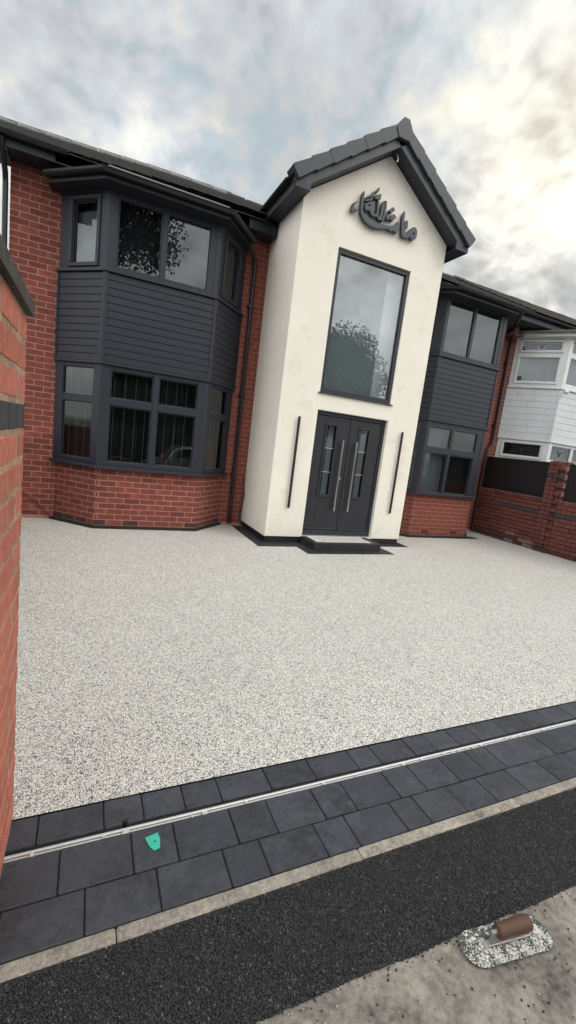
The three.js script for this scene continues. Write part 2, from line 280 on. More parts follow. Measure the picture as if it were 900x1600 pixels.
// lay a face of bricks; opts: y0, courses, ch (course height), bl (brick module), joint, mats, pick(course, u) -> material, name / parent, loose (few) or stuff list
function layBricks(f, o) {
  const { u0 = 0, u1 = f.L, y0, courses, ch, bl, joint = 0.011, d = 0.10, off = -0.0, q0 = 0, q1 = 0, parent, stuff, flemish, pick, shift = 0, base = [0, 0, 0] } = o;
  for (let c = 0; c < courses; c++) {
    const a = u0 + (q0 && (c + (q0 > 0 ? 0 : 1)) % 2 ? d + joint : 0), b = u1 - (q1 && (c + (q1 > 0 ? 0 : 1)) % 2 ? d + joint : 0);
    let u = a - ((c % 2 ? bl / 2 : 0) + shift + (q0 ? 0 : 0)) ; let k = 0; if (q0) u = a - (c % 2 ? 0 : bl / 2);
    while (u < b - 0.02) {
      const l = (flemish && (k + c) % 2) || c === o.halfAt ? bl / 2 : bl, s = Math.max(u, a), e = Math.min(u + l, b + joint) - joint; u += l; k++;
      if (e - s < 0.025) continue;
      const len = Math.round((e - s) * 200) / 200, m = pick(c, (s + e) / 2, s, e);
      const yc = y0 + (c + 0.5) * ch, hh = ch - joint;
      if (stuff) { stuff.push(f.put(cbox(s, e, yc - hh / 2, yc + hh / 2, off - d, off + rr(-0.001, 0.001), 0)).translate(-base[0], -base[1], -base[2])); continue; }
      const br = new THREE.Mesh(brickGeometry(len, hh, d), m); br.name = 'brick'; br.castShadow = br.receiveShadow = true;
      const p = f.pt((s + e) / 2, yc + rr(-0.001, 0.001), off + rr(-1, 1) * (o.jit ?? 0.0018)); br.position.set(p[0] - base[0], p[1] - base[1], p[2] - base[2]);
      br.rotation.set(rr(-0.006, 0.006), f.th + rr(-0.006, 0.006), rr(-0.004, 0.004)); parent.add(br);
    }
  }
}
const any = (l) => l[Math.floor(rnd() * l.length)];

/* ------------------------------------------------ the house */
const CH = 0.0875, BL = 0.245;
const house = thing('house', 'red brick house with dark clad bays and a cream rendered gabled entrance', 'house');
const wall = mesh('wall', box(-5.262, -4.585, 0, 5.06, -0.22, -0.003), M.mortar, house);
for (const [x0, x1, z] of [[-1.84, -1.37, 0], [1.37, 1.62, 0], [4.30, 5.08, -0.34]]) mesh('wall', box(x0, x1, 0, 5.06, z - 0.22, z - 0.003), M.mortar, house);
mesh('side_wall', box(4.40, 4.48, 0, 5.06, -0.34, -0.003), M.mortar, house);
mesh('side_wall', box(-5.262, -5.04, 0, 5.06, -6.2, -0.221), M.mortar, house);
const houseStuff = [];
{
  const pick = () => any(M.houseBrick);
  layBricks(new Face([-5.265, 0], [-4.59, 0]), { y0: 0.05, courses: 57, ch: CH, bl: BL, parent: wall, pick });
  layBricks(new Face([-1.84, 0], [-1.38, 0]), { y0: 0.05, courses: 57, ch: CH, bl: BL, stuff: houseStuff, pick });
  layBricks(new Face([4.44, -0.34], [5.40, -0.34]), { y0: 0.05, courses: 57, ch: CH, bl: BL, stuff: houseStuff, pick });
  layBricks(new Face([-5.265, -6.2], [-5.265, -0.11]), { y0: 0.05, courses: 57, ch: CH, bl: BL, stuff: houseStuff, pick });
}

function bay(P, S, parent) {
  // P plan points wall-left, front-left, front-right, wall-right; S style
  const g = new THREE.Group(); g.name = S.name; g.castShadow = true; parent.add(g);
  const F = [0, 1, 2].map((i) => new Face(P[i], P[i + 1]));
  const ring = (d0, d1, y0, y1, c) => { const a = offLine(P, d1), b = offLine(P, d0).reverse(); return prism([...a, ...b], y0, y1, c); };
  // brick plinth
  const Q = offLine(P, -0.035), FQ = [0, 1, 2].map((i) => new Face(Q[i], Q[i + 1]));
  const core = offLine(Q, -0.003);
  mesh('mortar', prism([...core, ...offLine(Q, -0.16).reverse()], 0.0, S.sill[0], 0), S.mortar, g);
  FQ.forEach((f, i) => layBricks(f, { y0: 0.05, courses: Math.round((S.sill[0] - 0.05) / CH), ch: (S.sill[0] - 0.055) / Math.round((S.sill[0] - 0.05) / CH), bl: BL, d: 0.06, shift: i * 0.07, parent: g, stuff: S.stuffBricks, pick: (c) => (c === 0 && rnd() < 0.5 ? any(M.darkBrick) : any(S.bricks)) }));
  mesh('plinth', ring(-0.04, 0.012, 0.0, 0.045, 0), M.black, g);
  // sills and bands
  mesh('sill', ring(-0.10, 0.055, S.sill[0], S.sill[1], 0.006), S.frameMat, g);
  mesh('drip_trim', ring(-0.03, 0.036, S.clad[0] - 0.022, S.clad[0] + 0.012, 0.003), S.frameMat, g);
  mesh('upper_sill', ring(-0.06, 0.05, S.clad[1], S.clad[1] + 0.045, 0.005), S.frameMat, g);
  mesh('head', ring(-0.08, 0.012, S.head[0], S.head[1], 0.003), S.frameMat, g);
  mesh('bay_floor', prism(offLine(P, -0.22), 0.3, 0.34), M.room, g);
  mesh('floor_edge', prism(offLine(P, -0.05), S.clad[0] + 0.02, S.clad[1] - 0.02), M.room, g);
  // corner posts
  for (const i of [1, 2]) for (const [y0, y1] of [[S.sill[1], S.clad[0] - 0.022], [S.clad[1] + 0.045, S.head[0]]]) {
    const a = F[i - 1], b = F[i], t = S.post ?? 0.075;
    const A = a.pt(a.L - t, 0, 0.006), B = b.pt(t, 0, 0.006), C = offLine(P, 0.006)[i], D = offLine(P, -0.08)[i];
    mesh('corner_post', prism([[A[0], A[2]], C, [B[0], B[2]], D], y0, y1), S.frameMat, g);
  }
  // cladding
  const nb = S.boards, y0 = S.clad[0] + 0.012, y1 = S.clad[1], bh = (y1 - y0) / nb;
  F.forEach((f) => {
    for (let k = 0; k < nb; k++) {
      const b = y0 + k * bh, e = b + bh, u = [0.03, f.L - 0.03];
      const pr = [[b, -0.02], [b, 0.006], [b + 0.006, 0.014], [e - 0.013, 0.014], [e - 0.008, 0.006], [e, 0.004], [e, -0.02]];
      const L = []; for (let i = 0; i < pr.length - 1; i++) { const [ya, na] = pr[i], [yb, nb2] = pr[i + 1]; L.push([[u[0], ya, na], [u[1], ya, na], [u[1], yb, nb2], [u[0], yb, nb2]]); }
      for (const x of u) L.push(pr.map(([y, n]) => [x, y, n]));
      mesh('cladding_board', f.put(polys(L, [(u[0] + u[1]) / 2, (b + e) / 2, 0])), S.cladMat, g);
    }
  });
  for (const i of [0, 1, 2, 3]) {
    const C = P[i], t = 0.034, pts = i === 0 ? [F[0].pt(0, 0, 0.024), F[0].pt(t, 0, 0.024), F[0].pt(t, 0, -0.02), F[0].pt(0, 0, -0.02)] : i === 3 ? [F[2].pt(F[2].L - t, 0, 0.024), F[2].pt(F[2].L, 0, 0.024), F[2].pt(F[2].L, 0, -0.02), F[2].pt(F[2].L - t, 0, -0.02)]
      : [F[i - 1].pt(F[i - 1].L - t, 0, 0.025), [offLine(P, 0.025)[i][0], 0, offLine(P, 0.025)[i][1]], F[i].pt(t, 0, 0.025), [offLine(P, -0.02)[i][0], 0, offLine(P, -0.02)[i][1]]];
    mesh('corner_trim', prism(pts.map((p) => [p[0], p[2]]), y0 - 0.0, y1 - 0.001), S.cladMat, g);
  }
  // windows
  const win = (f, i, u0, u1, ya, yb, cols, rows, opener) => {
    // cols: glass spans in u; rows: glass spans in y; opener: raised sash round each pane
    const fr = [], bead = [], n0 = -0.065, n1 = 0, K = [u0, ...cols.flat(), u1], R = [ya, ...rows.flat(), yb];
    for (let k = 0; k < K.length; k += 2) fr.push(f.box(K[k], K[k + 1], ya, yb, n0, n1 - (k === 0 || k === K.length - 2 ? 0 : 0.002), 0.004));
    for (const [c0, c1] of cols) for (let k = 0; k < R.length; k += 2) fr.push(f.box(c0 - 0.004, c1 + 0.004, R[k], R[k + 1], n0 + 0.003, n1 - 0.004, 0.004));
    const wf = mesh('window_frame', fr, S.frameMat, g);
    for (const [c0, c1] of cols) for (const [r0, r1] of rows) {
      const t = 0.014, sp = (m, w, na, nb2) => [f.box(c0 + m, c1 - m, r1 - m - w, r1 - m, na, nb2, 0.003), f.box(c0 + m, c1 - m, r0 + m, r0 + m + w, na, nb2, 0.003), f.box(c0 + m, c0 + m + w, r0 + m + w, r1 - m - w, na, nb2, 0.003), f.box(c1 - m - w, c1 - m, r0 + m + w, r1 - m - w, na, nb2, 0.003)];
      mesh('glazing_bead', sp(-0.006, 0.016, -0.03, -0.012), S.frameMat, g);
      mesh('spacer_bar', sp(0.008, 0.014, -0.048, -0.038), M.spacer, g);
      mesh('pane', f.box(c0 - 0.008, c1 + 0.008, r0 - 0.008, r1 + 0.008, -0.036, -0.034, 0).applyMatrix4(new THREE.Matrix4()), M.glass, g);
      if (opener) { const w = 0.055, a = c0 - w, b = c1 + w, p = r0 - w, q = r1 + w; mesh('sash', [f.box(a, b, q - w, q, 0.001, 0.022, 0.006), f.box(a, b, p, p + w, 0.001, 0.022, 0.006), f.box(a, a + w, p + w, q - w, 0.001, 0.0215, 0.006), f.box(b - w, b, p + w, q - w, 0.001, 0.0215, 0.006)], S.frameMat, g); }
    }
    return wf;
  };
  const lo = [S.sill[1], S.clad[0] - 0.022], up = [S.clad[1] + 0.045, S.head[0]], L0 = F[0].L, L1 = F[1].L, L2 = F[2].L;
  S.windows.forEach(([i, row, cols, rows, opener]) => { const f = F[i], y = row ? up : lo; win(f, i, 0.015, f.L - 0.015, y[0], y[1], cols, rows, opener); });
  return { g, F };
}
// left bay
const rowsLo = [[1.05, 1.905], [2.005, 2.415]], rowsUp = [[3.845, 4.755]];
const bayHeights = { sill: [0.936, 0.980], clad: [2.498, 3.745], head: [4.785, 4.84], boards: 12 };
const cantLo = (L, m) => [m ? [L - 0.75, L - 0.16] : [0.16, 0.75]], cantUp = (L, m) => [m ? [L - 0.69, L - 0.24] : [0.24, 0.69]];
const frontLo = (L) => [[0.135, L / 2 - 0.045], [L / 2 + 0.03, L - 0.16]];
const frontUp = (L) => [[0.12, L / 2 - 0.075], [L / 2 - 0.005, L - 0.175]];
const dark = { mortar: M.mortar, bricks: M.houseBrick, frameMat: M.frame, cladMat: M.clad, ...bayHeights };
const PL = [[-4.631, 0], [-3.995, 0.62], [-2.388, 0.62], [-1.790, 0]];
const winsDark = (P) => { const L = [0, 1, 2].map((i) => Math.hypot(P[i + 1][0] - P[i][0], P[i + 1][1] - P[i][1])); return [[0, 0, cantLo(L[0], 0), rowsLo, false], [0, 1, cantUp(L[0], 0), [[3.875, 4.71]], true], [1, 0, frontLo(L[1]), rowsLo, false], [1, 1, frontUp(L[1]), rowsUp, false], [2, 0, cantLo(L[2], 1), rowsLo, false], [2, 1, cantUp(L[2], 1), [[3.875, 4.71]], true]]; };
bay(PL, { ...dark, name: 'bay_window', windows: winsDark(PL) }, house);
// right bay
const PR = [[1.575, 0], [2.195, 0.62], [3.862, 0.62], [4.49, 0]];
const rbStuff = [];
const rowsUpR = [[3.855, 4.875]];
const winsR = winsDark(PR).map((w) => (w[0] === 1 && w[1] === 1 ? [1, 1, [[0.07, 0.745], [0.815, 1.50]], rowsUpR, false] : w[0] === 1 ? [1, 0, [[0.05, 0.69], [0.765, 1.44]], [[0.995, 1.83], [1.955, 2.355]], false] : w));
const { g: bayR } = bay(PR, { ...dark, name: 'bay_window', head: [4.90, 4.945], windows: winsR, stuffBricks: rbStuff }, house);
{ const half = Math.ceil(rbStuff.length / 3); for (let k = 0; k < 3; k++) tag(mesh('brickwork', rbStuff.slice(k * half, (k + 1) * half), M.houseBrick[k], bayR), null, null, null, 'stuff');
  const fr = new Face([2.2, 0.585], [3.86, 0.585]);
  for (const u of [0.35, 1.18]) mesh('air_brick', [fr.box(u, u + 0.2, 0.10, 0.16, -0.02, 0.006, 0.003), ...[0, 1, 2, 3].map((k) => fr.box(u + 0.02 + k * 0.045, u + 0.045 + k * 0.045, 0.112, 0.148, 0.004, 0.0085, 0.001))], M.darkBrick[0], bayR); }
{ const t = Math.ceil(houseStuff.length / 4); for (let k = 0; k < 4; k++) tag(mesh('brickwork', houseStuff.slice(k * t, (k + 1) * t), M.houseBrick[k + 1], wall), null, null, null, 'stuff'); }

// rooms behind the glass
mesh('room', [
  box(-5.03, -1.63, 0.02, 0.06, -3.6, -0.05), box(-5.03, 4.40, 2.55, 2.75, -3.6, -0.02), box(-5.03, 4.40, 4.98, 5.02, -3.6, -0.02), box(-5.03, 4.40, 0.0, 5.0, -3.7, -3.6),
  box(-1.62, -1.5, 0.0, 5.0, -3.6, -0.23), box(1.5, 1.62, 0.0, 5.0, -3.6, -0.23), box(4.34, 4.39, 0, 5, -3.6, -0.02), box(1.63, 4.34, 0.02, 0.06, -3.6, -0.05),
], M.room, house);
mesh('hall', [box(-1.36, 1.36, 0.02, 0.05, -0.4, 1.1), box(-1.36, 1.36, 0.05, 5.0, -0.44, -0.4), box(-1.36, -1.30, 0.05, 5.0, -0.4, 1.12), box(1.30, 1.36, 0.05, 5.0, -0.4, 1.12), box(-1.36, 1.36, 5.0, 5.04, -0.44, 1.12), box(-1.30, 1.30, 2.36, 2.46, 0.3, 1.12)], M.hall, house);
{ // blinds, and panels added to tone the glass, behind the panes
  const slats = (f, u0, u1, y0, y1, m, w = 0.085) => { const l = []; for (let u = u0; u < u1; u += w + 0.012) { const g = cbox(-w / 2, w / 2, y0, y1, -0.0015, 0.0015, 0); g.rotateY(rr(0.02, 0.10)); g.translate(u + w / 2, 0, -0.17); l.push(f.put(g)); } return l; };
  const FL = [0, 1, 2].map((i) => new Face(PL[i], PL[i + 1])), FR = [0, 1, 2].map((i) => new Face(PR[i], PR[i + 1]));
  for (const f of FL) { for (const g of slats(f, 0.12, f.L - 0.1, 1.0, 2.44, M.blind)) mesh('blind_slat', g, M.blind, house); for (let u = 0.2; u < f.L - 0.12; u += 0.155) mesh('slat_light_strip', f.box(u, u + 0.006, 1.0, 2.44, -0.122, -0.118, 0), M.spacer, house); }  // pale strips painted in for light at the slat edges
  for (const g of slats(FR[1], 0.80, 1.5, 1.0, 2.44)) mesh('blind_slat', g, M.blind, house);
  mesh('blind_or_panel', [FL[1].box(0.08, 0.78, 3.80, 4.80, -0.17, -0.165, 0)], mat(0.065, 0.062, 0.062), house);  // dark grey panel added to lift the black of this pane
  mesh('blind_or_panel', [FL[0].box(0.2, 0.74, 3.8, 4.62, -0.14, -0.135, 0)], M.blindPale, house);
  mesh('blind_or_panel', [FL[1].box(0.84, 1.5, 3.80, 4.80, -0.16, -0.155, 0)], mat(0.16, 0.16, 0.17), house);
  mesh('blind_or_panel', [FR[1].box(0.05, 1.56, 3.80, 4.90, -0.16, -0.155, 0)], mat(0.18, 0.18, 0.19), house);
  mesh('blind_or_panel', [FR[1].box(0.03, 0.73, 0.98, 2.44, -0.16, -0.155, 0)], mat(0.5, 0.5, 0.5), house);  // pale panel added here, its colour standing in for reflected sky
}

/* main roof */
const PITCH = 0.52, ridgeZ = -2.6, ridgeY = (x) => 6.73 + 0.12 * smooth(-6, -2, x) - 0.05 * smooth(0, 5, x) + (x > 5.0 ? 0.03 : 0);
const planeY = (z) => 6.78 - PITCH * (z - ridgeZ);
function tiles(x0, x1, z0, z1, gauge, w, sgn = 1) {     // rows of flat tiles on the front roof plane
  const l = []; const n = Math.round((z1 - z0) / gauge);
  for (let r = 0; r < n; r++) for (let x = x0 - (r % 2 ? w / 2 : 0); x < x1; x += w) {
    const za = z0 + r * gauge, zb = za + gauge + 0.02, a = Math.max(x, x0), b = Math.min(x + w, x1) - 0.006; if (b - a < 0.03) continue;
    const j = rr(0, 0.006), ya = planeY(za) - 0.004 + ridgeY((a + b) / 2) - 6.78, yb = planeY(zb) + 0.016 + j + ridgeY((a + b) / 2) - 6.78;
    l.push(polys([[[a, ya, za], [b, ya, za], [b, yb, zb], [a, yb, zb]], [[a, yb, zb], [b, yb, zb], [b, yb - 0.02, zb], [a, yb - 0.02, zb]], [[b, ya, za], [b, yb, zb], [b, yb - 0.02, zb], [b, ya - 0.02, za]]], [(a + b) / 2, ya - 2, za - 1.5]));
  }
  return l;
}
const roof = mesh('roof', [
  polys([[[-6.0, ridgeY(-5.9) - 0.03, ridgeZ], [-1.6, ridgeY(-1.6) - 0.03, ridgeZ], [-1.6, planeY(0.4) - 0.03, 0.4], [-6.0, planeY(0.4) - 0.06, 0.4]], [[-1.6, ridgeY(-1.6) - 0.03, ridgeZ], [4.98, ridgeY(4.9) - 0.03, ridgeZ], [4.98, planeY(0.4) - 0.03, 0.4], [-1.6, planeY(0.4) - 0.03, 0.4]]], null, [0, 1, 0]),
  polys([[[-5.3, 6.66, ridgeZ], [4.98, 6.7, ridgeZ], [4.98, 4.9, -6.1], [-5.3, 4.9, -6.1]]], null, [0, 1, -1]),
  polys([[[-5.25, 5.0, -0.1], [-5.25, 5.0, -5.9], [-5.25, 6.66, ridgeZ]]], null, [-1, 0, 0]), box(-5.26, 4.98, 0, 5.0, -6.2, -6.0),
], M.roof, house);
tag(mesh('roof_tiles', tiles(-6.0, 4.98, ridgeZ, 0.42, 0.21, 0.27), M.roof, roof), null, null, null, 'stuff');
for (let x = -6.01; x < -1.75; x += 0.45) {
  const y = ridgeY(x + 0.2), a = [], R = 0.115; for (let k = 0; k <= 8; k++) { const t = -0.25 + k / 8 * (Math.PI + 0.5); a.push([Math.cos(t) * R, Math.sin(t) * R * 0.9]); }
  const L = []; for (let k = 0; k < 8; k++) L.push([[0, a[k][1], a[k][0]], [0.439, a[k][1] + 0.003, a[k][0]], [0.439, a[k + 1][1] - 0.004, a[k + 1][0]], [0, a[k + 1][1], a[k + 1][0]]]); L.push(a.map(([z, yy]) => [0, yy, z]), a.map(([z, yy]) => [0.445, yy - 0.004, z]));
  const g = polys(L, [0.22, 0, 0]); g.rotateZ(rr(-0.008, 0.008)); g.translate(x, y - 0.045 + rr(-0.004, 0.004), ridgeZ); mesh('ridge_tile', g, M.ridge, house);
}
for (let x = -1.66; x < 4.9; x += 0.45) { const g = cbox(0, 0.445, -0.05, 0.028, -0.12, 0.12, 0.03); g.rotateZ(rr(-0.006, 0.006)); g.translate(x, ridgeY(x) - 0.02 + rr(-0.006, 0.006), ridgeZ); mesh('ridge_tile', g, M.roofOld, house); }
// eaves: fascia, soffit, gutters
function gutter(pts, r, m, parent) { // half-round channel swept along level points
  const P = pts.map((p) => new THREE.Vector3(...p)), L = [], prof = []; for (let k = 0; k <= 6; k++) { const t = Math.PI + k / 6 * Math.PI; prof.push([Math.cos(t) * r, Math.sin(t) * r]); }
  prof.push([r * 0.86, 0], [0, -r * 0.8], [-r * 0.86, 0]);
  const plan = pts.map((p) => [p[0], p[2]]), rings = prof.map(([o]) => offLine(plan, o));
  for (let i = 0; i < P.length - 1; i++) for (let k = 0; k < prof.length; k++) { const k2 = (k + 1) % prof.length, q = (kk, ii) => [rings[kk][ii][0], P[ii].y + prof[kk][1], rings[kk][ii][1]]; L.push([q(k, i), q(k, i + 1), q(k2, i + 1), q(k2, i)]); }
  for (const i of [0, P.length - 1]) L.push(prof.slice(0, 7).map((_, k) => [rings[k][i][0], P[i].y + prof[k][1], rings[k][i][1]]));
  return mesh('gutter', polys(L), m, parent);
}
for (const [a, b] of [[-6.0, -4.70], [-1.9, -1.40], [1.40, 1.7], [4.4, 4.98]]) { mesh('fascia', box(a, b, 5.05, 5.21, 0.33, 0.35), M.fascia, house); mesh('soffit', box(a, b + (b < -4 ? 0.2 : 0), 5.035, 5.05, b > 4 ? -0.36 : -0.01, 0.349), M.fascia, house); }
mesh('verge_board', polys([[[-6.0, planeY(0.4) - 0.04, 0.38], [-6.0, planeY(0.4) - 0.22, 0.38], [-6.0, 6.5, ridgeZ], [-6.0, 6.68, ridgeZ]]], null, [-1, 0, 0]), M.fascia, house);
mesh('verge_soffit', box(-6.0, -5.26, 5.0, 5.034, -0.12, 0.33), M.fascia, house);
gutter([[-6.0, 5.185, 0.405], [-4.55, 5.185, 0.405]], 0.058, M.gutter, house);
gutter([[4.30, 5.20, 0.405], [4.98, 5.20, 0.405]], 0.058, M.gutter, house);
for (const [P, y, tipL, tipR] of [[PL, 4.93, [-4.78, 0.22], [-1.80, 0.20]], [PR, 4.985, [1.42, 0.20], [4.55, 0.20]]]) {
  const a = [tipL, [P[1][0] - 0.07, 0.87], [P[2][0] + 0.03, 0.87], tipR], b = offLine(a, -0.03);
  mesh('bay_fascia', prism([...a, ...b.reverse()], y - 0.10, y + 0.0), M.fascia, house);
  mesh('bay_soffit', prism([...a, [tipR[0], -0.0], [tipL[0], 0.0]], y - 0.112, y - 0.101), M.fascia, house);
  const t = y - 0.005, e0 = [a[1][0] + 0.03, planeY(0.4), 0.39], e1 = [a[2][0] - 0.03, planeY(0.4), 0.39], A = a.map((p) => [p[0], t, p[1]]);
  mesh('bay_roof', polys([[A[1], A[2], e1, e0], [A[0], A[1], [A[1][0], t, 0.30], [A[0][0], t, 0.0]], [A[2], A[3], [A[3][0], t, 0.0], [A[2][0], t, 0.30]], [A[1], e0, [e0[0], t, 0.38]], [A[2], e1, [e1[0], t, 0.38]]], null, [0, 1, 0.3]), M.roof, house);
  gutter(offLine(a, 0.05).map(([x, z]) => [x, y - 0.01, z]), 0.056, M.gutter, house);
}
// pale metal lip along the left bay gutter
mesh('gutter_lip', box(-4.03, -2.40, 4.922, 4.932, 0.965, 0.985), mat(0.30, 0.31, 0.32), house);
// downpipes
const pipe = (pts, r, m) => mesh('downpipe', tube(pts, r, 10), m, house);
pipe([[-5.315, 5.12, 0.40], [-5.315, 5.05, 0.36], [-5.315, 4.82, 0.06], [-5.315, 4.72, 0.045], [-5.315, 2.5, 0.045], [-5.315, 0.05, 0.045]], 0.036, M.gutter);
pipe([[-1.86, 4.93, 0.22], [-1.80, 4.86, 0.16], [-1.66, 4.72, 0.06], [-1.64, 4.6, 0.05], [-1.64, 2.5, 0.05], [-1.64, 0.06, 0.05]], 0.034, M.gutter);
pipe([[4.66, 4.97, 0.22], [4.80, 4.92, 0.0], [5.09, 4.80, -0.26], [5.115, 4.6, -0.285], [5.115, 2.45, -0.285], [5.10, 2.22, -0.28]], 0.034, M.gutter);
pipe([[5.10, 2.24, -0.285], [5.06, 2.16, -0.28], [5.0, 2.10, -0.27], [4.985, 1.9, -0.265], [4.985, 1.0, -0.265], [4.985, 0.04, -0.265]], 0.036, mat(0.045, 0.014, 0.016, { roughness: 0.5 }));
for (const y of [0.95, 2.4, 3.9]) { mesh('pipe_bracket', cbox(-1.695, -1.585, y, y + 0.035, 0.0, 0.092, 0.003), M.gutter, house); mesh('pipe_bracket', cbox(5.06, 5.17, y + 0.3, y + 0.335, -0.34, -0.235, 0.003), M.gutter, house); }
mesh('corbel', [prism([[4.80, -0.30], [5.24, -0.30], [5.24, -0.05], [4.80, -0.05]], 4.84, 4.9, 0.01), (() => { const g = new THREE.CylinderGeometry(0.17, 0.17, 0.10, 20, 1, false, 0, Math.PI); g.rotateX(Math.PI / 2); g.rotateZ(Math.PI); g.translate(5.02, 4.98, -0.08); return g; })()], M.rust, house);

/* entrance: rendered porch with gable */
const PX = 1.39, PZ = 1.28, AX = 0.02, SL = 0.69;
{
  const sh = new THREE.Shape([[-PX, 0.103], [PX, 0.103], [PX, 6.31 - SL * (PX - AX)], [AX, 6.31], [-PX, 6.31 - SL * (PX + AX)]].map((p) => new THREE.Vector2(...p)));
  const hole = (x0, x1, y0, y1) => sh.holes.push(new THREE.Path([[x0, y0], [x0, y1], [x1, y1], [x1, y0]].map((p) => new THREE.Vector2(...p))));
  hole(-0.695, 0.735, 0.104 + 0.02, 2.272); hole(-0.70, 0.72, 2.56, 4.765);
  const g = new THREE.ExtrudeGeometry(sh, { depth: 0.14, bevelEnabled: true, bevelThickness: 0.008, bevelSize: 0.008, bevelOffset: -0.008, bevelSegments: 2 }); g.translate(0, 0, PZ - 0.148);
  mesh('rendered_wall', [g, box(-PX + 0.001, -PX + 0.12, 0.103, 5.33, 0.0, PZ - 0.150), box(PX - 0.12, PX - 0.001, 0.103, 5.33, 0.0, PZ - 0.150)], M.render, house);
  mesh('porch_plinth', [box(-PX + 0.02, -0.71, 0, 0.103, 0.0, PZ - 0.012), box(0.75, PX - 0.02, 0, 0.103, 0.0, PZ - 0.012), box(-0.71, 0.75, 0, 0.098, 0.1, PZ - 0.02)], M.black, house);
  // roof over it
  const ang = Math.atan(SL), AY = 6.615, ZF = 1.56, L = 2.04;
  const slope = (sgn) => { const m = new THREE.Matrix4().makeRotationZ(sgn > 0 ? -ang : ang); m.setPosition(AX, AY, 0); return m; };
  const put = (g, sgn) => g.applyMatrix4(slope(sgn));
  const sb = (sgn, s0, s1, t0, t1, z0, z1, c = 0.003) => put(sgn > 0 ? cbox(s0, s1, t0, t1, z0, z1, c) : cbox(-s1, -s0, t0, t1, z0, z1, c), sgn);
  for (const sgn of [-1, 1]) {
    const deck = mesh('porch_roof', [sb(sgn, 0.0, L + 0.0, -0.13, -0.036, -2.2, ZF - 0.07, 0)], M.roof, house);
    const tl = []; for (let r = 0; r < 7; r++) for (let z = ZF - 0.52 - 0.3 * 10; z < ZF - 0.4; z += 0.3) { const g = sb(sgn, r * 0.30, r * 0.30 + 0.33, -0.035, -0.012, z, z + 0.294, 0); tl.push(g); }
    tag(mesh('roof_tiles', tl, M.verge, deck), null, null, null, 'stuff');
    for (let k = 0; k < 6; k++) {                         // verge caps, each lapping the one below
      const s0 = 0.14 + k * 0.318, s1 = s0 + 0.345, pr = [[s0, 0.030], [s1 - 0.02, 0.052], [s1, 0.044], [s1 + 0.004, -0.02], [s1, -0.132], [s1 - 0.025, -0.140], [s0 + 0.05, -0.125], [s0, -0.122]].map(([s, t]) => new THREE.Vector2(sgn * s, t));
      const sh2 = new THREE.Shape(sgn > 0 ? pr.reverse() : pr);
      const g2 = new THREE.ExtrudeGeometry(sh2, { depth: 0.045 + 0.012, bevelEnabled: true, bevelThickness: 0.006, bevelSize: 0.006, bevelOffset: -0.006, bevelSegments: 1 }); g2.translate(0, 0, ZF - 0.06 + 0.004 * (k % 2));
      const flange = sgn > 0 ? cbox(s0, s1, -0.034, 0.044, ZF - 0.24, ZF - 0.052, 0.004) : cbox(-s1, -s0, -0.034, 0.044, ZF - 0.24, ZF - 0.052, 0.004);
      mesh('verge_cap', [put(g2, sgn), put(flange, sgn)], M.verge, house);
    }
    mesh('barge_board', [sb(sgn, -0.02, L - 0.07, -0.245, -0.112, ZF - 0.075, ZF - 0.045, 0.004)], M.verge, house);
    mesh('gable_soffit', [sb(sgn, -0.0, L - 0.10, -0.243, -0.225, PZ - 0.012, ZF - 0.076, 0.002)], M.frame, house);
    // eave box running back to the main roof
    const x0 = AX + sgn * 1.645, xe = (a, b) => [Math.min(a, b), Math.max(a, b)];
    const [fa, fb] = xe(x0, x0 - sgn * 0.025), [sa, sbb] = xe(sgn * (PX + 0.0), x0 - sgn * 0.025);
    mesh('eave_fascia', box(fa, fb, 5.245, 5.462, 0.0, ZF - 0.05), M.fascia, house);
    mesh('eave_soffit', box(sa, sbb, 5.25, 5.262, 0.0, ZF - 0.078), M.frame, house);
    const endz = ZF - 0.046; mesh('box_end', prism([[Math.min(sgn * PX, x0), ZF - 0.076], [Math.max(sgn * PX, x0), ZF - 0.076], [Math.max(sgn * PX, x0), endz], [Math.min(sgn * PX, x0), endz]], 5.243, 5.45, 0.004), M.frame, house);
  }
  // ridge tiles: angular profile
  for (let k = 0; k < 8; k++) {
    const z1 = ZF + 0.006 - k * 0.44, w = 0.155, pr = [[-w, -0.105], [-w + 0.012, -0.075], [-0.05, 0.075], [0.05, 0.075], [w - 0.012, -0.075], [w, -0.105], [0.1, k ? -0.1 : -0.215], [-0.1, k ? -0.1 : -0.215]];
    const sh3 = new THREE.Shape(pr.map((p) => new THREE.Vector2(...p))), g = new THREE.ExtrudeGeometry(sh3, { depth: k ? 0.43 : 0.06, bevelEnabled: true, bevelThickness: 0.006, bevelSize: 0.006, bevelOffset: -0.006, bevelSegments: 1 });
    g.translate(AX, AY - 0.01, k ? z1 - 0.44 + 0.38 - 0.005 * (k % 2) : z1 - 0.055); mesh('porch_ridge_tile', g, M.verge, house);
  }
  mesh('cable_hook', [tube([[0.04, 6.27, 1.40], [0.05, 6.22, 1.42], [0.045, 6.17, 1.43], [0.02, 6.15, 1.435]], 0.012, 8)], mat(0.55, 0.56, 0.57), house);
  // tall window
  const f = new Face([-0.70, PZ], [0.72, PZ]), w = 1.42, t = 0.062;
  const wf = mesh('tall_window', [f.box(0, w, 4.70, 4.765, -0.10, -0.02, 0.005), f.box(0, w, 2.56, 2.635, -0.10, -0.02, 0.005), f.box(0, t, 2.635, 4.70, -0.10, -0.0205, 0.005), f.box(w - t, w, 2.635, 4.70, -0.10, -0.0205, 0.005)], M.frame, house);
  mesh('pane', f.box(t - 0.01, w - t + 0.01, 2.625, 4.71, -0.062, -0.060, 0), M.glassTall, wf);
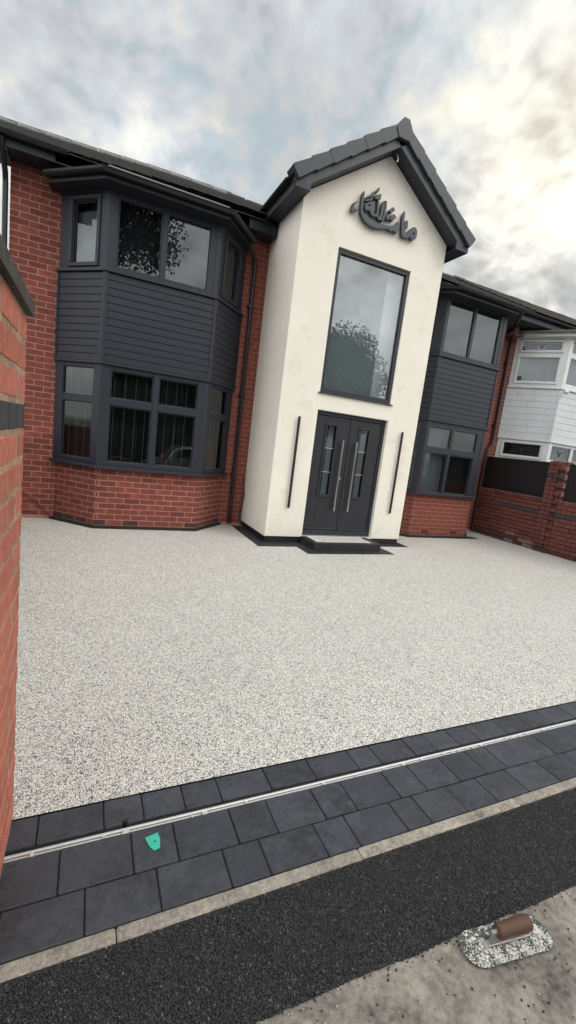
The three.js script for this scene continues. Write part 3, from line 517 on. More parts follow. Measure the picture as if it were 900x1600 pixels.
  const sp = 0.012; mesh('spacer_bar', [f.box(t, w - t, 4.69, 4.70, -0.078, -0.068), f.box(t, w - t, 2.635, 2.645, -0.078, -0.068), f.box(t, t + sp, 2.645, 4.69, -0.078, -0.068), f.box(w - t - sp, w - t, 2.645, 4.69, -0.078, -0.068)], M.spacer, wf);
  mesh('window_fill_panel', f.box(0.03, 1.08, 2.58, 4.75, -0.165, -0.160, 0), mat(0.34, 0.375, 0.38, { roughness: 0.95 }), wf);  // grey panel added behind the glass to brighten the tall window
  mesh('inner_reveal', f.box(1.06, 1.42, 2.58, 4.75, -0.18, -0.175, 0), mat(0.85, 0.87, 0.88, { roughness: 0.9 }), wf);
  mesh('window_sill', f.box(-0.035, w + 0.035, 2.538, 2.556, -0.10, 0.035, 0.004), M.frame, wf);
  mesh('window_trim', [f.box(0.0, w, 4.7655, 4.775, -0.09, 0.006, 0.002)], M.frame, wf);
}
// front door
{
  const zF = 1.215, d0 = -0.692, d1 = 0.732;
  const door = mesh('front_door', [cbox(d0, d0 + 0.062, 0.15, 2.268, zF - 0.07, zF, 0.004), cbox(d1 - 0.062, d1, 0.15, 2.268, zF - 0.07, zF, 0.004), cbox(d0 + 0.062, d1 - 0.062, 2.205, 2.268, zF - 0.07, zF - 0.001, 0.004), cbox(d0, d1, 0.128, 0.215, zF - 0.07, zF + 0.002, 0.005)], M.frame, house);
  mesh('threshold', cbox(d0 - 0.01, d1 + 0.01, 0.100, 0.127, zF - 0.06, PZ + 0.035, 0.004), M.alu, door);
  const mid = 0.018;
  for (const [a, b, gx, hx, s] of [[d0 + 0.066, mid - 0.004, -0.345, -0.115, -1], [mid + 0.004, d1 - 0.066, 0.325, 0.165, 1]]) {
    const g0 = gx - 0.095, g1 = gx + 0.095, y0 = 0.845, y1 = 2.055, z0 = zF - 0.062, z1 = zF - 0.016;
    const leaf = mesh('door_leaf', [cbox(a, g0, 0.222, 2.20, z0, z1, 0.004), cbox(g1, b, 0.222, 2.20, z0, z1, 0.004), cbox(g0, g1, 0.222, y0, z0 + 0.001, z1 - 0.0005, 0), cbox(g0, g1, y1, 2.20, z0 + 0.001, z1 - 0.0005, 0)], M.door, door);
    mesh('glazing_cassette', [cbox(g0 - 0.035, g1 + 0.035, y1 - 0.01, y1 + 0.035, z1 - 0.002, z1 + 0.016, 0.007), cbox(g0 - 0.035, g1 + 0.035, y0 - 0.035, y0 + 0.01, z1 - 0.002, z1 + 0.016, 0.007), cbox(g0 - 0.035, g0 + 0.008, y0 + 0.01, y1 - 0.01, z1 - 0.002, z1 + 0.0155, 0.007), cbox(g1 - 0.008, g1 + 0.035, y0 + 0.01, y1 - 0.01, z1 - 0.002, z1 + 0.0155, 0.007)], M.door, door);
    mesh('door_glass', cbox(g0, g1, y0, y1, z1 - 0.022, z1 - 0.020, 0), M.glass, door);
    mesh('reflection_strip', cbox(gx - 0.045, gx + 0.06, y0, y1, z1 - 0.030, z1 - 0.027, 0), M.palePanel, door);  // paler strip painted in for a reflection in the door glass
    mesh('glazing_back', cbox(g0 + 0.002, g1 - 0.002, y0, y1, z0 - 0.003, z0 + 0.003, 0), M.room, door);
    for (const y of [1.25, 1.66]) mesh('glazing_bar', cbox(g0 + 0.005, g1 - 0.005, y, y + 0.009, z1 - 0.0195, z1 - 0.015, 0), M.alu, door);
    mesh('weather_bar', cbox(a + 0.01, b - 0.01, 0.222, 0.256, z1 - 0.001, z1 + 0.018, 0.006), M.door, door);
    const hz = z1 + 0.055, bar = new THREE.CylinderGeometry(0.0155, 0.0155, 1.25, 14); bar.translate(hx, 1.205, hz);
    const posts = [0.70, 1.71].map((y) => { const c = new THREE.CylinderGeometry(0.011, 0.011, 0.06, 10); c.rotateX(Math.PI / 2); c.translate(hx, y, z1 + 0.026); return c; });
    mesh('pull_handle', [bar, ...posts], M.steel, door);
  }
  const cyl = new THREE.CylinderGeometry(0.022, 0.022, 0.012, 16); cyl.rotateX(Math.PI / 2); cyl.translate(-0.058, 1.16, zF - 0.012); mesh('lock', cyl, M.steel, door);
}

/* wall lights either side of the door */
for (const [x, y0, y1, side] of [[-1.032, 0.603, 2.117, 'left'], [1.058, 0.603, 2.117, 'right']]) {
  const t = thing('wall_light', `tall slim black linear wall light ${side} of the double front door`, 'wall light', [x, (y0 + y1) / 2, PZ], 'wall lights beside the front door');
  const h = (y1 - y0) / 2; mesh('light_body', cbox(-0.021, 0.021, -h, h, 0.018, 0.055, 0.012), M.black, t); mesh('back_plate', cbox(-0.014, 0.014, -h + 0.02, h - 0.02, 0.0, 0.0185, 0.002), M.upvc, t);
}

/* raised lettering on the gable */
{
  const G = {
    S1: '-431,5629 -454,5562 -453,5466 -452,5374 -434,5306 -383,5243 -298,5197 -173,5178 -41,5198 82,5235 118,5225 163,5219 186,5239 233,5227 278,5226 298,5259 278,5398 233,5359 195,5328 147,5300 106,5288 -54,5267 -187,5255 -297,5278 -362,5313 -403,5362 -419,5430 -408,5516 -418,5612',
    S2: '-367,5376 -381,5420 -369,5460 -320,5498 -253,5528 -215,5540 -205,5460 -203,5393 -183,5368 -156,5395 -159,5474 -168,5576 -136,5580 -124,5460 -117,5388 -95,5357 -82,5411 -77,5500 -75,5550 -55,5603 -34,5597 -30,5514 -38,5424 -46,5335 -70,5312 -108,5316 -135,5345 -177,5333 -221,5332 -262,5356 -279,5388 -320,5380|-340,5457 -311,5472 -276,5477 -285,5454 -326,5443',
    S3: '-22,5618 10,5611 16,5528 9,5351 -38,5293 -38,5337 -25,5428 -21,5529',
    S4: '370,5587 336,5514 340,5403 356,5303 376,5222 435,5201 514,5221 545,5250 569,5220 616,5216 664,5256 674,5334 652,5396 593,5412 545,5377 502,5318 473,5282 434,5298 411,5344 390,5418 384,5516|580,5330 625,5320 605,5293',
    S5: '-611,5296 -599,5352 -592,5403 -519,5459 -519,5433 -551,5403 -569,5362 -550,5343 -495,5348 -492,5332 -608,5277',
  };
  const D = {
    D1: '-395,5532 -362,5573 -316,5588 -313,5607 -260,5672 -231,5650 -249,5608 -322,5568', D2: '-229,5618 -210,5645 -182,5649 -150,5671 -111,5674 -117,5635 -121,5602 -214,5580',
    D3: '-212,5672 -213,5702 -170,5762 -160,5725 -182,5685', D4: '-406,5505 -348,5540 -263,5579 -247,5567 -287,5538 -375,5495',
    P1: '57,5495 134,5574 185,5540 113,5473', P2: '128,5451 183,5482 225,5441 161,5370 105,5386', P3: '22,5406 65,5456 113,5434 87,5367 50,5356', D5: '393,5406 434,5468 464,5434 467,5361 428,5330',
  };
  const t = thing('house_sign', 'raised grey calligraphic lettering fixed to the cream gable above the tall window', 'sign', [0, 5.2, PZ]);
  const cut = (s, name, sharp) => {
    const [o, ...hs] = s.split('|').map((q) => q.split(' ').map((p) => { const [x, y] = p.split(',').map(Number); return new THREE.Vector2(x / 1000, y / 1000 - 5.2); }));
    const curve = (pts) => (sharp ? pts : new THREE.SplineCurve([...pts, pts[0]]).getPoints(pts.length * 3).slice(0, -1));
    const sh = new THREE.Shape(curve(o)); for (const h of hs) sh.holes.push(new THREE.Path(curve(h)));
    const g = new THREE.ExtrudeGeometry(sh, { depth: 0.055, bevelEnabled: true, bevelThickness: 0.003, bevelSize: 0.003, bevelOffset: -0.003, bevelSegments: 1, curveSegments: 4 }); g.translate(0, 0, 0.020);
    mesh(name, g, M.sign, t);
  };
  for (const k of Object.keys(G)) cut(G[k], 'letter', k === 'S3' || k === 'S5');
  for (const k of Object.keys(D)) cut(D[k], 'letter_mark', k[0] === 'P');
  const pins = []; for (const [x, y] of [[-0.43, 0.2], [-0.3, 0.03], [0.1, 0.06], [0.37, 0.15], [0.60, 0.06], [-0.1, 0.2]]) { const c = new THREE.CylinderGeometry(0.006, 0.006, 0.024, 8); c.rotateX(Math.PI / 2); c.translate(x, y, 0.012); pins.push(c); } mesh('fixing_pin', pins, M.steel, t);
}

/* doorstep */
{
  const t = thing('doorstep', 'low dark stone doorstep with a pale resin top below the front door', 'doorstep', [-0.06, 0, 1.27]);
  const rim = new THREE.Shape([[-0.65, 0], [0.66, 0], [0.66, -0.53], [-0.65, -0.53]].map((p) => new THREE.Vector2(...p))); rim.holes.push(new THREE.Path([[-0.56, -0.02], [-0.56, -0.44], [0.56, -0.44], [0.56, -0.02]].map((p) => new THREE.Vector2(...p))));
  const g = new THREE.ExtrudeGeometry(rim, { depth: 0.118, bevelEnabled: true, bevelThickness: 0.004, bevelSize: 0.004, bevelOffset: -0.004, bevelSegments: 1 }); g.rotateX(-Math.PI / 2); g.translate(0, 0.004, 0.0);
  mesh('step_surround', g, M.border, t);
  const top = box(-0.562, 0.562, 0.02, 0.119, 0.018, 0.442); top.setAttribute('color', new THREE.Float32BufferAttribute(new Float32Array(top.attributes.position.count * 3).fill(1), 3)); const tp = new THREE.Mesh(top, M.resin); tp.name = 'resin_top'; tp.castShadow = tp.receiveShadow = true; t.add(tp);
}

/* ------------------------------------------------ ground */
function sheet(x0, x1, z0, z1, nx, nz, y, tint) {
  const g = new THREE.PlaneGeometry(x1 - x0, z1 - z0, nx, nz); g.rotateX(-Math.PI / 2); g.translate((x0 + x1) / 2, 0, (z0 + z1) / 2);
  const p = g.attributes.position, uv = g.attributes.uv, c = new Float32Array(p.count * 3);
  for (let i = 0; i < p.count; i++) { const x = p.getX(i), z = p.getZ(i); p.setY(i, typeof y === 'function' ? y(x, z) : y); uv.setXY(i, x, -z); const t = tint ? tint(x, z) : 1; c[i * 3] = t; c[i * 3 + 1] = t; c[i * 3 + 2] = t; }
  g.setAttribute('color', new THREE.BufferAttribute(c, 3)); g.computeVertexNormals(); return g;
}
const fall = (x, z) => -0.5 * smooth(8.2, 11.5, z);
const keepColor = (name, g, m, label) => { const o = new THREE.Mesh(g, m); o.name = name; o.receiveShadow = true; scene.add(o); return tag(o, label, null, null, 'structure'); };
keepColor('driveway', sheet(-6.2, 5.075, -0.4, 6.04, 90, 60, (x, z) => 0.0012 * fbm(x * 1.4, z * 1.4, 2.2, 3), (x, z) => 0.975 + 0.06 * fbm(x * 0.8, z * 0.8, 1.1, 4) + 0.05 * fbm(x * 5, z * 5, 3.1, 3)), M.resin, 'pale speckled resin bound driveway in front of the house');
keepColor('pavement', sheet(-40, 40, 6.9, 8.3, 200, 20, (x, z) => -0.006 + 0.004 * fbm(x * 2, z * 2, 0.3, 3), (x, z) => 1 + 0.35 * fbm(x * 1.6, z * 1.6, 5.1, 4) + 0.25 * fbm(x * 7, z * 7, 6.1, 3)), M.conc, 'worn concrete pavement beyond the fresh tarmac strip');
keepColor('road', sheet(-60, 60, 8.29, 17, 40, 30, fall, null), M.road, 'asphalt road in the street');
keepColor('ground', sheet(-300, 300, -300, 320, 60, 62, (x, z) => (z > 12 ? -0.54 : -0.03), null), M.earth, 'ground reaching to the horizon');
// border tiles round the porch
const border = new THREE.Group(); border.name = 'border_tiles'; scene.add(border); tag(border, 'dark border tiles laid flush round the porch', null, null, 'structure');
for (const q of [box(-1.59, -1.30, -0.02, 0.004, 0.05, 1.198), box(-1.59, -0.912, -0.02, 0.004, 1.2, 1.56), box(-0.91, 0.778, -0.02, 0.0045, 1.2, 1.99), box(0.78, 1.50, -0.02, 0.004, 1.2, 1.47), box(1.3, 1.50, -0.02, 0.004, 0.05, 1.198), box(3.8, 4.28, -0.02, 0.004, 0.4, 0.62)]) { const o = new THREE.Mesh(q, M.border); o.name = 'border_tile'; border.add(o); }
// edging pavers: three courses of three block sizes
const paving = new THREE.Group(); paving.name = 'paving_edge'; scene.add(paving); tag(paving, 'three courses of dark block pavers along the front edge of the driveway', null, null, 'structure');
{
  const fill = (xs, x1) => { const l = [...xs], k = [0.25, 0.17, 0.25, 0.12, 0.21]; let i = 0; while (l[l.length - 1] < x1) l.push(l[l.length - 1] + k[i++ % 5]); return l; };
  const rows = [
    [6.045, 6.188, fill([-4.90, -4.66, -4.42, -4.21, -3.96, -3.80, -3.62, -3.45, -3.20, -2.95, -2.69, -2.54, -2.30, -2.14, -1.96, -1.79, -1.54, -1.31, -1.10, -0.86], 5.0)],
    [6.236, 6.420, fill([-4.88, -4.62, -4.36, -4.12, -3.86, -3.69, -3.44, -3.26, -3.02, -2.85, -2.59, -2.42, -2.19, -1.99, -1.83, -1.67, -1.40, -1.09], 5.0)],
    [6.424, 6.586, fill([-4.80, -4.56, -4.29, -4.03, -3.78, -3.52, -3.36, -3.10, -2.94, -2.68, -2.54, -2.31, -2.10, -1.87, -1.61, -1.37], 5.0)],
  ];
  for (const [z0, z1, xs] of rows) for (let i = 0; i < xs.length - 1; i++) {
    const j = 0.0022, g = cbox(xs[i] + j, xs[i + 1] - j, -0.05, 0, z0 + j * 0.5, z1 - j * 0.5, 0.0035); const o = new THREE.Mesh(g, any(M.paver)); o.name = 'paver'; o.castShadow = o.receiveShadow = true; o.position.y = rr(-0.0015, 0.0015); const cx = (xs[i] + xs[i + 1]) / 2, cz = (z0 + z1) / 2; g.translate(-cx, 0, -cz); o.position.x = cx; o.position.z = cz; o.rotation.set(rr(-0.004, 0.004), rr(-0.004, 0.004), rr(-0.003, 0.003)); paving.add(o);
  }
  const bed = new THREE.Mesh(box(-4.9, 5.07, -0.06, -0.012, 6.02, 6.60), M.black); bed.name = 'jointing'; paving.add(bed);
}
{ // slot drain
  const t = thing('slot_drain', 'narrow pale metal slot drain running between the dark pavers', 'drain', [0, 0, 6.21]);
  mesh('drain_lip', [cbox(-4.9, 5.06, -0.04, 0.003, 0.000, 0.012, 0.003)], M.alu, t);
  mesh('drain_lip', [cbox(-4.9, 5.06, -0.04, -0.003, 0.0155, 0.0215, 0.001)], M.alu, t);
  const spl = []; for (let k = 0; k < 34; k++) { const x = -4.3 + 3.6 * rnd(), w = rr(0.006, 0.03); spl.push(cbox(x, x + w, -0.002, 0.0035 + rr(0, 0.001), 0.012 + rr(-0.004, 0.008), 0.026 + rr(-0.006, 0.004), 0.002)); }
  mesh('mortar_smear', spl, mat(0.55, 0.54, 0.51, { roughness: 0.95 }), t);
}
const kerb = new THREE.Group(); kerb.name = 'kerb'; scene.add(kerb); tag(kerb, 'pale concrete edging kerb between the pavers and the tarmac', null, null, 'structure');
for (let x = -4.90; x < 5; x += 0.968) { const g = cbox(-0.482, 0.482, -0.12, 0.001, 0, 0.056, 0.007), o = new THREE.Mesh(g, any(M.kerb)); o.name = 'kerb_stone'; o.castShadow = o.receiveShadow = true; o.position.set(x + 0.484, rr(-0.002, 0.002), 6.588 + rr(-0.001, 0.001)); o.rotation.y = rr(-0.0015, 0.0015); kerb.add(o); }
// tarmac strip
const edgeZ = (x) => 7.0 + 0.018 * fbm(x * 3, 0.7, 0.2, 3) + 0.035 * smooth(-3.6, -2.2, x) - 0.02;
{
  const g = sheet(-5.4, 5.2, 6.64, 7.0, 300, 4, -0.004, null), p = g.attributes.position;
  for (let i = 0; i < p.count; i++) if (p.getZ(i) > 6.99) p.setZ(i, edgeZ(p.getX(i)) + 0.008 * noise.noise(p.getX(i) * 40, 3, 2));
  keepColor('tarmac', g, M.tar, 'fresh black tarmac strip along the kerb');
  const st = new THREE.IcosahedronGeometry(1, 0), n = 62000, im = new THREE.InstancedMesh(st, M.grain, n), m = new THREE.Matrix4(), q = new THREE.Quaternion(), e = new THREE.Euler(), c = new THREE.Color();
  for (let i = 0; i < n; i++) {
    const x = -4.5 + 3.3 * rnd(), z1 = edgeZ(x), z = 6.648 + (z1 - 6.648) * Math.pow(rnd(), 0.96) + (rnd() < 0.04 ? 0.010 * rnd() : 0), s = rr(0.0020, 0.0046);
    e.set(rnd() * 6, rnd() * 6, rnd() * 6); q.setFromEuler(e); m.compose(new THREE.Vector3(x, -0.004 + rr(-0.001, 0.0035), z), q, new THREE.Vector3(s * rr(0.8, 1.5), s * rr(0.6, 1), s)); im.setMatrixAt(i, m);
    const t = rnd() < 0.035 ? rr(0.06, 0.11) : rr(0.008, 0.034); c.setRGB(t, t, t * 1.05); im.setColorAt(i, c);
  }
  im.name = 'tarmac_stones'; im.castShadow = im.receiveShadow = true; scene.add(im); tag(im, 'coarse black stones in the surface of the tarmac strip', 'tarmac', null, 'stuff');
}
{ // crumbs on the pavement
  const n = 420, im = new THREE.InstancedMesh(new THREE.IcosahedronGeometry(1, 0), M.grain, n), m = new THREE.Matrix4(), q = new THREE.Quaternion(), c = new THREE.Color();
  for (let i = 0; i < n; i++) { const near = rnd() < 0.4, x = -3.9 + 2.0 * rnd(), z = near ? edgeZ(x) + 0.06 * rnd() * rnd() : 7.02 + 0.42 * rnd(), s = rr(0.0012, 0.0042); q.setFromEuler(new THREE.Euler(rnd() * 6, rnd() * 6, 0)); m.compose(new THREE.Vector3(x, -0.003, z), q, new THREE.Vector3(s * 1.3, s * 0.7, s)); im.setMatrixAt(i, m); const t = rnd() < 0.7 ? 0.018 : 0.42; c.setRGB(t, t, t * 0.96); im.setColorAt(i, c); }
  im.name = 'tarmac_crumbs'; im.castShadow = im.receiveShadow = true; scene.add(im); tag(im, 'loose black and pale crumbs scattered over the concrete pavement', 'crumbs', null, 'stuff');
}
{ // peeling tape
  const t = new THREE.Shape([[-0.029, 0.020], [0.024, 0.026], [0.026, -0.008], [0.016, -0.046], [-0.008, -0.050], [-0.022, -0.022]].map((p) => new THREE.Vector2(...p)));
  const g = new THREE.ExtrudeGeometry(t, { depth: 0.002, bevelEnabled: false }); const h = new THREE.Group(); g.rotateX(-Math.PI / 2);
  const o = thing('tape', 'torn scrap of turquoise tape stuck on a dark paver', 'tape', [-3.776, 0.003, 6.303]); mesh('tape_piece', g, M.tape, o); mesh('hole', cbox(0.000, 0.008, 0.0015, 0.0028, 0.008, 0.014, 0.001), M.black, o); o.rotation.y = 0.1;
}
{ const c = new THREE.CylinderGeometry(0.009, 0.009, 0.02, 14); c.translate(0, 0.003, 0); const o = thing('drain_plug', 'small black plug set in a paver beside the slot drain', 'plug', [-3.876, 0, 6.186]); mesh('plug_cap', c, M.black, o); mesh('plug_slot', cbox(-0.004, 0.004, 0.012, 0.0145, -0.0015, 0.0015, 0.0005), M.leaded, o); }

/* ------------------------------------------------ plasterer's float on the pavement */
{
  const t = thing('hand_float', 'steel hand float with a brown cork handle, its blade caked with white resin', 'trowel', [-2.642, 0.002, 7.075]); t.rotation.y = -0.13;
  const a = 0.186, b = 0.058, sh = new THREE.Shape(); sh.moveTo(-a + b * 1.05, -b); sh.lineTo(a - 0.05, -b); sh.bezierCurveTo(a - 0.01, -b, a, -b * 0.5, a, 0); sh.bezierCurveTo(a, b * 0.5, a - 0.01, b, a - 0.05, b); sh.lineTo(-a + b * 1.05, b); sh.absarc(-a + b * 1.05, 0, b, Math.PI / 2, Math.PI * 1.5, false);
  const g = new THREE.ExtrudeGeometry(sh, { depth: 0.002, bevelEnabled: true, bevelThickness: 0.0007, bevelSize: 0.0007, bevelSegments: 1, curveSegments: 16 }); g.rotateX(-Math.PI / 2); mesh('blade', g, M.floatBlade, t);
  mesh('rivet_bar', [cbox(-0.10, 0.105, 0.003, 0.012, -0.010, 0.010, 0.003)], M.tang, t);
  mesh('tang', [tube([[-0.055, 0.010, 0], [-0.066, 0.030, 0], [-0.062, 0.052, 0], [-0.045, 0.056, 0]], 0.006, 8), cbox(-0.075, -0.047, 0.010, 0.062, -0.007, 0.007, 0.004)], M.tang, t);
  const prof = [[0, -0.074], [0.020, -0.074], [0.0245, -0.066], [0.0225, -0.03], [0.0255, 0.01], [0.0275, 0.045], [0.024, 0.066], [0.014, 0.073], [0, 0.074]].map((p) => new THREE.Vector2(...p)), h = new THREE.LatheGeometry(prof, 24); h.rotateZ(-Math.PI / 2); h.rotateZ(0.05); h.translate(0.022, 0.056, 0); mesh('handle', h, M.cork, t);
  const lumps = []; for (let k = 0; k < 60; k++) { const s = rr(0.002, 0.006), gg = new THREE.IcosahedronGeometry(s, 0); gg.scale(1.3, 0.5, 1); gg.translate(rr(-0.15, 0.15), 0.004, rr(-0.045, 0.045)); lumps.push(gg); } mesh('resin_lumps', lumps, mat(0.62, 0.61, 0.56, { roughness: 0.6 }), t);
}

/* ------------------------------------------------ gate pillar, near left */
{
  const x1 = -4.31, z0 = 6.01, w = 0.62, h = 0.0999, n = 20, base = [x1 - w / 2, 0, z0 + w / 2];
  const t = thing('gate_pillar', 'orange brick gate pillar with a dark coping cap at the left edge', 'pillar', base);
  const core = mesh('pillar_core', box(-w / 2 + 0.0004, w / 2 - 0.0004, 0, 1.998, -w / 2 + 0.0004, w / 2 - 0.0004), M.mortarPillar, t);
  const C = [[x1 - w, z0 + w], [x1, z0 + w], [x1, z0], [x1 - w, z0]];
  for (let i = 0; i < 4; i++) layBricks(new Face(C[i], C[(i + 1) % 4]), { y0: 0.0, courses: n, ch: h, bl: 0.295, joint: 0.017, off: 0.0026, jit: 0.0009, d: 0.14, halfAt: n - 4, q0: i % 2 ? 1 : -1, q1: i % 2 ? 1 : -1, parent: core, base, pick: (c) => (c === n - 4 ? any(M.blueBrick) : any(M.pillarBrick)) });
  mesh('coping', [(() => { const a = w / 2 + 0.022, L = [], y0 = 1.998, y1 = 2.046, y2 = 2.10, p = (s, y) => [[-s, y, -s], [s, y, -s], [s, y, s], [-s, y, s]]; const A = p(a, y0), B = p(a, y1), Cc = p(0.03, y2); for (let i = 0; i < 4; i++) { const j = (i + 1) % 4; L.push([A[i], A[j], B[j], B[i]], [B[i], B[j], Cc[j], Cc[i]]); } L.push(A, Cc); return polys(L, [0, 2.04, 0]); })()], mat(0.085, 0.078, 0.075, { map: rep(concC, 0.7), bumpMap: rep(concB, 0.3), bumpScale: 0.004, roughness: 0.85 }), t);
}
{ // low front wall running off beside the pillar and the left boundary behind it
  const t = thing('boundary_wall', 'red brick boundary wall running back from the gate pillar to the house', 'wall', [-5.55, 0, 3.0]);
  const st = [], f = new Face([-5.44, 6.0], [-5.44, 0.0]); layBricks(f, { y0: 0, courses: 17, ch: CH, bl: BL, stuff: st, pick: () => M.wallBrick[0], base: [-5.55, 0, 3.0] });
  mesh('wall_core', box(-0.11, 0.10, 0, 1.49, -3.0, 3.0), M.mortarOld, t); tag(mesh('brickwork', st, M.wallBrick[0], t), null, null, null, 'stuff'); mesh('coping', cbox(-0.14, 0.14, 1.49, 1.54, -3.0, 3.0, 0.01), M.kerb[0], t);
}

/* ------------------------------------------------ right boundary wall with pier and infill panels */
{
  const X = 5.07, base = [X + 0.1, 0, 2.5], t = thing('garden_wall', 'red brick boundary wall with a pier and blue brick band right of the driveway', 'wall', base);
  const Y1 = 1.158, n = 13, ch = Y1 / n, f = new Face([X, 6.0], [X, 0.01]);   // u runs from the street towards the house
  const core = mesh('wall_core', [box(-0.096, 0.09, 0, Y1, -2.83, 3.5)], M.mortarOld, t);
  const pick = (c, u) => { const z = 6.0 - u; if (c === 9) return z < 0.35 ? any(M.wallBrick) : any(M.blueBrick); if (c < 4 && Math.abs(z - 1.2) < 0.42 && c < 3 && rnd() < 0.62 - c * 0.15) return any(M.paleBrick); if (c === 0 || (c === 1 && rnd() < 0.5)) return any(M.darkBrick); return any(M.wallBrick); };
  layBricks(f, { u0: 6 - 3.4, u1: 6.30, y0: 0, courses: n, ch, bl: BL, parent: core, base, pick });
  const st = []; layBricks(f, { u0: 0, u1: 6 - 3.4 - 0.01, y0: 0, courses: n, ch, bl: BL, stuff: st, base, pick }); tag(mesh('brickwork', st, M.wallBrick[1], core), null, null, null, 'stuff');
  const pier = mesh('pier', box(-0.15 + 0.004, 0.09, 0, 1.975, -0.996, -0.674), M.mortarOld, t), px = X - 0.05, pz0 = 1.50, pz1 = 1.83, pick2 = (c) => (c === 18 ? any(M.blueBrick) : c < 2 ? any(M.darkBrick) : any(M.wallBrick));
  layBricks(new Face([px, pz1], [px, pz0]), { y0: 0, courses: 22, ch: 1.98 / 22, bl: 0.22, parent: pier, base, q0: 1, flemish: true, pick: pick2 });
  layBricks(new Face([px, pz1], [X + 0.19, pz1]), { y0: 0, courses: 22, ch: 1.98 / 22, bl: 0.26, parent: pier, base, q0: -1, pick: pick2, stuff: null, off: 0 });
  mesh('pier_cap', cbox(-0.152, 0.10, 1.978, 2.0, -1.005, -0.665, 0.004), M.kerb[1], t);
  mesh('edge_trim', [cbox(-0.135, -0.102, 0, 0.028, -2.8, -1.03, 0.003), cbox(-0.135, -0.102, 0, 0.028, -0.62, 3.4, 0.003)], M.kerb[2], t);
  mesh('base_strip', [cbox(-0.147, -0.136, 0, 0.012, -2.8, 3.4, 0.002)], M.black, t);
  for (const [z0, z1, lab] of [[-0.33, 1.515, 'black solid infill panel on the garden wall between house and brick pier'], [1.825, 3.6, 'black solid infill panel on the garden wall street side of the pier']]) {
    const p = thing('fence_panel', lab, 'fence panel', [X + 0.06, Y1, (z0 + z1) / 2], 'black panels on the garden wall'), h = (z1 - z0) / 2;
    mesh('panel_sheet', cbox(-0.012, 0.012, 0.03, 0.765, -h + 0.03, h - 0.005, 0.003), mat(0.0105, 0.009, 0.011, { roughness: 0.6 }), p);
    mesh('panel_frame', [cbox(-0.02, 0.02, 0.0, 0.03, -h + 0.03, h - 0.005, 0.003), cbox(-0.02, 0.02, 0.765, 0.795, -h + 0.03, h - 0.005, 0.003), cbox(-0.02, 0.02, 0.0, 0.795, -h, -h + 0.03, 0.003)], M.black, p);
  }
}

